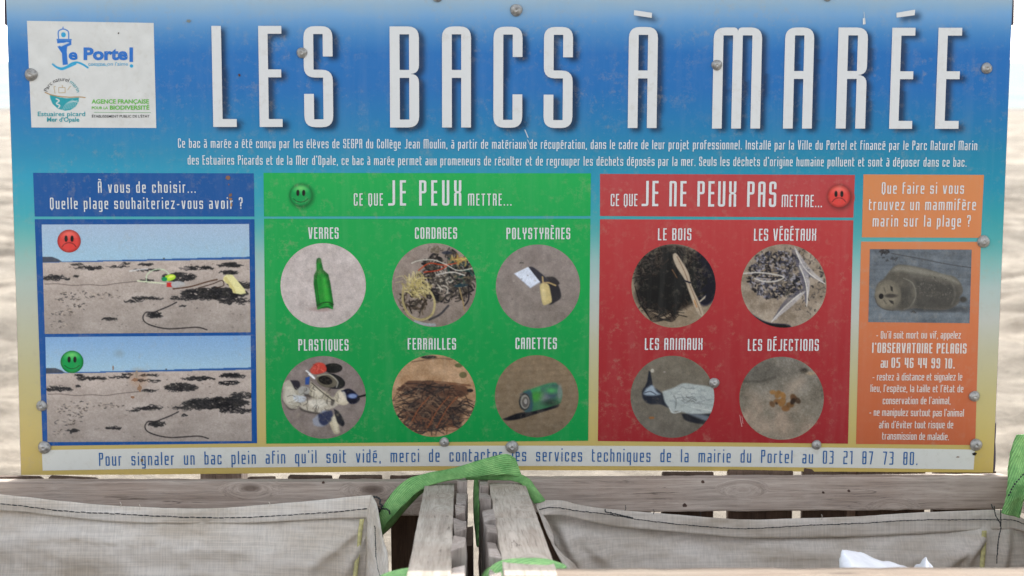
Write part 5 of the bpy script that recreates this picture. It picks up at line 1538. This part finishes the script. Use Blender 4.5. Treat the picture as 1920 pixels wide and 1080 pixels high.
for pts in ([(700, 930, 2.618), (714, 936, 2.612), (711, 944, 2.606), (718, 948, 2.60), (712, 955, 2.60)], [(712, 955, 2.60), (722, 953, 2.59), (730, 958, 2.585), (731, 966, 2.585)], [(706, 950, 2.60), (713, 956, 2.60), (709, 962, 2.60)]):
    stitches('tied_thread', pts, sackL, n=10, dash=1.0, rad=.0016)
loft('handle_strap', [[(700, 1100, 1.86), (716, 1080, 1.86), (752, 1069, 1.86), (790, 1065.5, 1.86), (828, 1070, 1.86), (850, 1082, 1.86), (858, 1100, 1.86)], [(705, 1120, 1.84), (735, 1098, 1.82), (765, 1086, 1.81), (790, 1082, 1.81), (815, 1086, 1.81), (835, 1100, 1.82), (845, 1120, 1.84)]],
     STRAP, sackL, nu=50, nv=8, thick=.003, disp=lambda a, b_, u, v: -.004 * np.sin(v * 3.14))
# ---- right sack
p0 = at(1450, 1060, 2.45)
sackR = empty('woven_sack', (float(p0[0]), 2.3, 0.02), 'grimy grey woven sack lining the right bin, white film lying in it', 'sack', 'woven sacks lining the bins')
rimR = [(1003, 946, 2.615), (1012, 940, 2.625), (1025, 938, 2.632), (1056, 939, 2.64), (1082, 946, 2.645), (1134, 954, 2.648), (1220, 961, 2.65), (1330, 970, 2.652), (1400, 974, 2.655), (1508, 972, 2.658), (1617, 968, 2.66), (1711, 961.5, 2.662), (1800, 958, 2.663), (1862, 956, 2.664), (1898, 962, 2.662), (1925, 978, 2.655), (1960, 1010, 2.64)]
stR = [(1008, 956, 2.612), (1016, 954, 2.622), (1030, 951, 2.629), (1056, 953, 2.637), (1082, 957.5, 2.642), (1140, 964, 2.645), (1220, 977, 2.647), (1330, 987.5, 2.649), (1400, 991, 2.652), (1508, 985, 2.655), (1617, 980.5, 2.657), (1711, 975, 2.659), (1800, 974, 2.66), (1862, 974, 2.661), (1898, 975, 2.659), (1925, 986, 2.652), (1960, 1018, 2.637)]
hemR = [(1014, 966, 2.608), (1022, 966, 2.618), (1034, 966, 2.625), (1056, 967, 2.633), (1084, 973, 2.638), (1145, 986, 2.641), (1230, 994, 2.643), (1330, 1003, 2.645), (1400, 1008.5, 2.648), (1508, 1008, 2.651), (1617, 1006, 2.653), (1711, 1001.5, 2.655), (1790, 997, 2.656), (1850, 993, 2.657), (1898, 992, 2.655), (1925, 1000, 2.648), (1955, 1030, 2.633)]
def dispR(px_, py_, u, v):
    f = 0.010 * fbm2(px_ / 140, py_ / 60, 82, 4) + .004 * fbm2(px_ / 30, py_ / 24, 84, 3)
    for (x0, y0, x1, y1, a, w_) in ((1040, 965, 1095, 1075, .022, 12), (1050, 968, 1170, 1080, .012, 14), (1850, 1000, 1740, 1080, .016, 13), (1845, 990, 1800, 1085, .010, 9), (1890, 985, 1880, 1085, .010, 8), (1180, 1000, 1330, 1040, .005, 16)):
        dx_, dy_ = x1 - x0, y1 - y0; L2 = dx_ * dx_ + dy_ * dy_
        t = np.clip(((px_ - x0) * dx_ + (py_ - y0) * dy_) / L2, 0, 1)
        d = np.hypot(px_ - x0 - t * dx_, py_ - y0 - t * dy_)
        f = f - a * np.exp(-(d / w_) ** 2) * np.sin(t * 2.8 + .3)
    return f
loft('back_panel', [sh(rimR, 4, 2.665), sh(hemR, -3, 2.662), [(1050, 1040, 2.60), (1200, 1040, 2.62), (1450, 1045, 2.63), (1700, 1042, 2.63), (1960, 1060, 2.61)], [(1090, 1150, 2.56), (1250, 1160, 2.58), (1450, 1160, 2.59), (1700, 1160, 2.59), (1970, 1170, 2.57)]], FAB_R, sackR, nu=200, nv=60, disp=dispR)
loft('folded_hem', [rimR, stR, hemR], FAB_R, sackR, nu=190, nv=9, disp=hemd, thick=.002)
stitches('stitching', [(x, y, Y - .006) for x, y, Y in stR], sackR, n=150, dash=1.0, rad=.0008)
stitches('stitching', [(1134, 954, 2.64), (1136, 959, 2.638), (1165, 966, 2.637), (1190, 972, 2.637)], sackR, n=14, dash=1.0, rad=.0012)
loft('side_panel', [[(1003, 946, 2.615), (1012, 965, 2.56), (1022, 992, 2.48), (1034, 1018, 2.40), (1048, 1045, 2.30), (1060, 1068, 2.20), (1070, 1100, 2.1)],
                    [(1014, 960, 2.612), (1028, 982, 2.56), (1037, 1004, 2.50), (1040, 1022, 2.46), (1058, 1042, 2.44), (1080, 1062, 2.42), (1090, 1100, 2.4)]], FAB_R, sackR, nu=50, nv=8, disp=lambda a, b_, u, v: .004 * fbm2(a / 14, b_ / 20, 88, 3))
loft('yellow_stripe', [[(1841, 995, 2.642), (1840, 1020, 2.636), (1838, 1045, 2.62), (1836, 1075, 2.61)], [(1850, 995, 2.642), (1849, 1020, 2.636), (1847, 1045, 2.62), (1845, 1075, 2.61)]], YELLOW, sackR, nu=24, nv=3)
for pts in ([(1864, 948, 2.63), (1866, 966, 2.63), (1876, 985, 2.63), (1872, 1010, 2.62), (1868, 1060, 2.6)], [(1876, 955, 2.63), (1876, 985, 2.63)], [(1858, 945, 2.64), (1862, 955, 2.64)]):
    stitches('tied_thread', pts, sackR, n=22, dash=1.0, rad=.0010)
loft('handle_strap', [[(872, 894, 2.665), (905, 891, 2.665), (945, 889, 2.665), (974, 890, 2.66), (992, 899, 2.64), (1004, 915, 2.622), (1022, 939, 2.61)],
                      [(876, 898, 2.66), (905, 898.5, 2.66), (945, 900, 2.655), (968, 903, 2.645), (981, 910, 2.625), (990, 925, 2.617), (1001, 944, 2.605)]], STRAP, sackR, nu=60, nv=8, thick=.003,
     disp=lambda a, b_, u, v: .002 * fbm2(a / 30, b_ / 12, 93, 3) - .004 * np.sin(v * 3.14))
loft('hanging_strap', [[(889, 897, 2.66), (888, 930, 2.62), (889, 970, 2.56), (892, 1000, 2.5), (894, 1022, 2.46)], [(897, 899, 2.66), (898, 930, 2.60), (898, 970, 2.53), (897, 1000, 2.47), (896, 1026, 2.44)]], STRAP, sackR, nu=40, nv=5, thick=.002)
loft('handle_strap', [[(900, 1100, 1.87), (912, 1075, 1.86), (935, 1055, 1.85), (970, 1049, 1.85), (1020, 1049.5, 1.85), (1058, 1060, 1.84)], [(930, 1120, 1.80), (945, 1100, 1.79), (965, 1090, 1.78), (1000, 1084, 1.78), (1035, 1074, 1.79), (1062, 1062, 1.82)]],
     STRAP, sackR, nu=60, nv=10, thick=.003, disp=lambda a, b_, u, v: -.005 * np.sin(v * 3.14))
loft('strap_fold', [[(896, 1110, 1.90), (905, 1080, 1.89), (922, 1062, 1.88), (950, 1056, 1.87)], [(906, 1110, 1.88), (914, 1082, 1.87), (930, 1066, 1.86), (955, 1058, 1.86)]], STRAP, sackR, nu=30, nv=4, thick=.003)
loft('handle_strap', [[(1906, 815, 2.63), (1898, 835, 2.63), (1892, 862, 2.625), (1890, 886, 2.62), (1889, 912, 2.61), (1884, 938, 2.605), (1878, 962, 2.60)], [(1945, 812, 2.64), (1940, 835, 2.635), (1936, 862, 2.63), (1934, 886, 2.62), (1928, 912, 2.61), (1920, 940, 2.605), (1912, 972, 2.60)]],
     STRAP, sackR, nu=60, nv=10, thick=.003, disp=lambda a, b_, u, v: .004 * fbm2(a / 20, b_ / 12, 95, 3) - .004 * np.sin(v * 6))
stitches('strap_seam', [(1919, 888, 2.60), (1908, 900, 2.597), (1898, 914, 2.595), (1893, 926, 2.594), (1887, 934, 2.593)], sackR, n=10, dash=.7, rad=.0013)

# ---- lower and front parts of the two sacks (below the picture)
def liner(root, xl0, xr0, xl1, xr1, zt):
    bk_, fr = 2.56, 1.90
    V = [(xl0, bk_, .28), (xr0, bk_, .28), (xr1, fr, .28), (xl1, fr, .28)]
    nx_, ny_ = 30, 24
    s2, t2 = np.meshgrid(np.linspace(0, 1, nx_), np.linspace(0, 1, ny_))
    X_ = (xl0 + s2 * (xr0 - xl0)) * (1 - t2) + (xl1 + s2 * (xr1 - xl1)) * t2; Y_ = bk_ + t2 * (fr - bk_)
    Z_ = .26 + .05 * fbm2(X_ * 5, Y_ * 5, 99, 3)
    m_ = quad_mesh('bottom_panel', np.stack([X_, Y_, Z_], -1).reshape(-1, 3), grid_faces(ny_, nx_)); link('bottom_panel', m_, FAB_L, root)
    X_ = xl1 + s2 * (xr1 - xl1); Z_ = .25 + t2 * (zt - .25); Y_ = fr - .012 * (1 - t2) + .008 * fbm2(X_ * 8, Z_ * 6, 98, 3)
    m_ = quad_mesh('front_panel', np.stack([X_, Y_, Z_], -1).reshape(-1, 3), grid_faces(ny_, nx_)); link('front_panel', m_, FAB_L, root)


liner(sackL, -.85, -.24, -.74, -.19, .79)
liner(sackR, .07, .80, .09, .75, .80)

for (x, y, sk, mt) in ((226, 946, sackL, FAB_L), (262, 951, sackL, FAB_L), (505, 946, sackL, FAB_L), (1172, 953, sackR, THREAD), (1312, 964, sackR, THREAD), (1540, 970, sackR, FAB_R), (1225, 960, sackR, THREAD)):
    stitches('loose_thread', [(x, y + 4, 2.634), (x + 1.5, y - 1, 2.63), (x - 1, y - 7, 2.63)], sk, n=6, dash=1.0, rad=.0006, mat=mt)

# ---- white film lying in the right sack
rag = loft('plastic_film', [[(1566, 1100, 2.15), (1573, 1066, 2.15), (1579, 1032, 2.18), (1584, 1033, 2.19), (1620, 1040, 2.22), (1665, 1054, 2.24), (1705, 1064, 2.24), (1725, 1054, 2.22), (1737, 1045.5, 2.2), (1742, 1055, 2.18), (1752, 1068, 2.15), (1758, 1100, 2.12)],
                            [(1575, 1110, 2.05), (1585, 1090, 2.08), (1590, 1075, 2.10), (1600, 1072, 2.11), (1630, 1075, 2.13), (1665, 1084, 2.14), (1700, 1094, 2.14), (1720, 1084, 2.13), (1732, 1076, 2.12), (1738, 1082, 2.1), (1745, 1092, 2.08), (1750, 1115, 2.05)]], BAGW, None, nu=120, nv=16,
           disp=lambda a, b_, u, v: .016 * fbm2(a / 26, b_ / 18, 97, 4), thick=.0006)
rag['label'] = 'crumpled white plastic film poking up above the front rail of the right bin'
rag['category'] = 'litter'
# recentre its origin
me = rag.data; co = np.empty(len(me.vertices) * 3, np.float32); me.vertices.foreach_get('co', co); co = co.reshape(-1, 3); c0 = co.mean(0); co -= c0; me.vertices.foreach_set('co', co.ravel()); rag.location = tuple(float(v) for v in c0)
for f_ in (me,): f_.update()
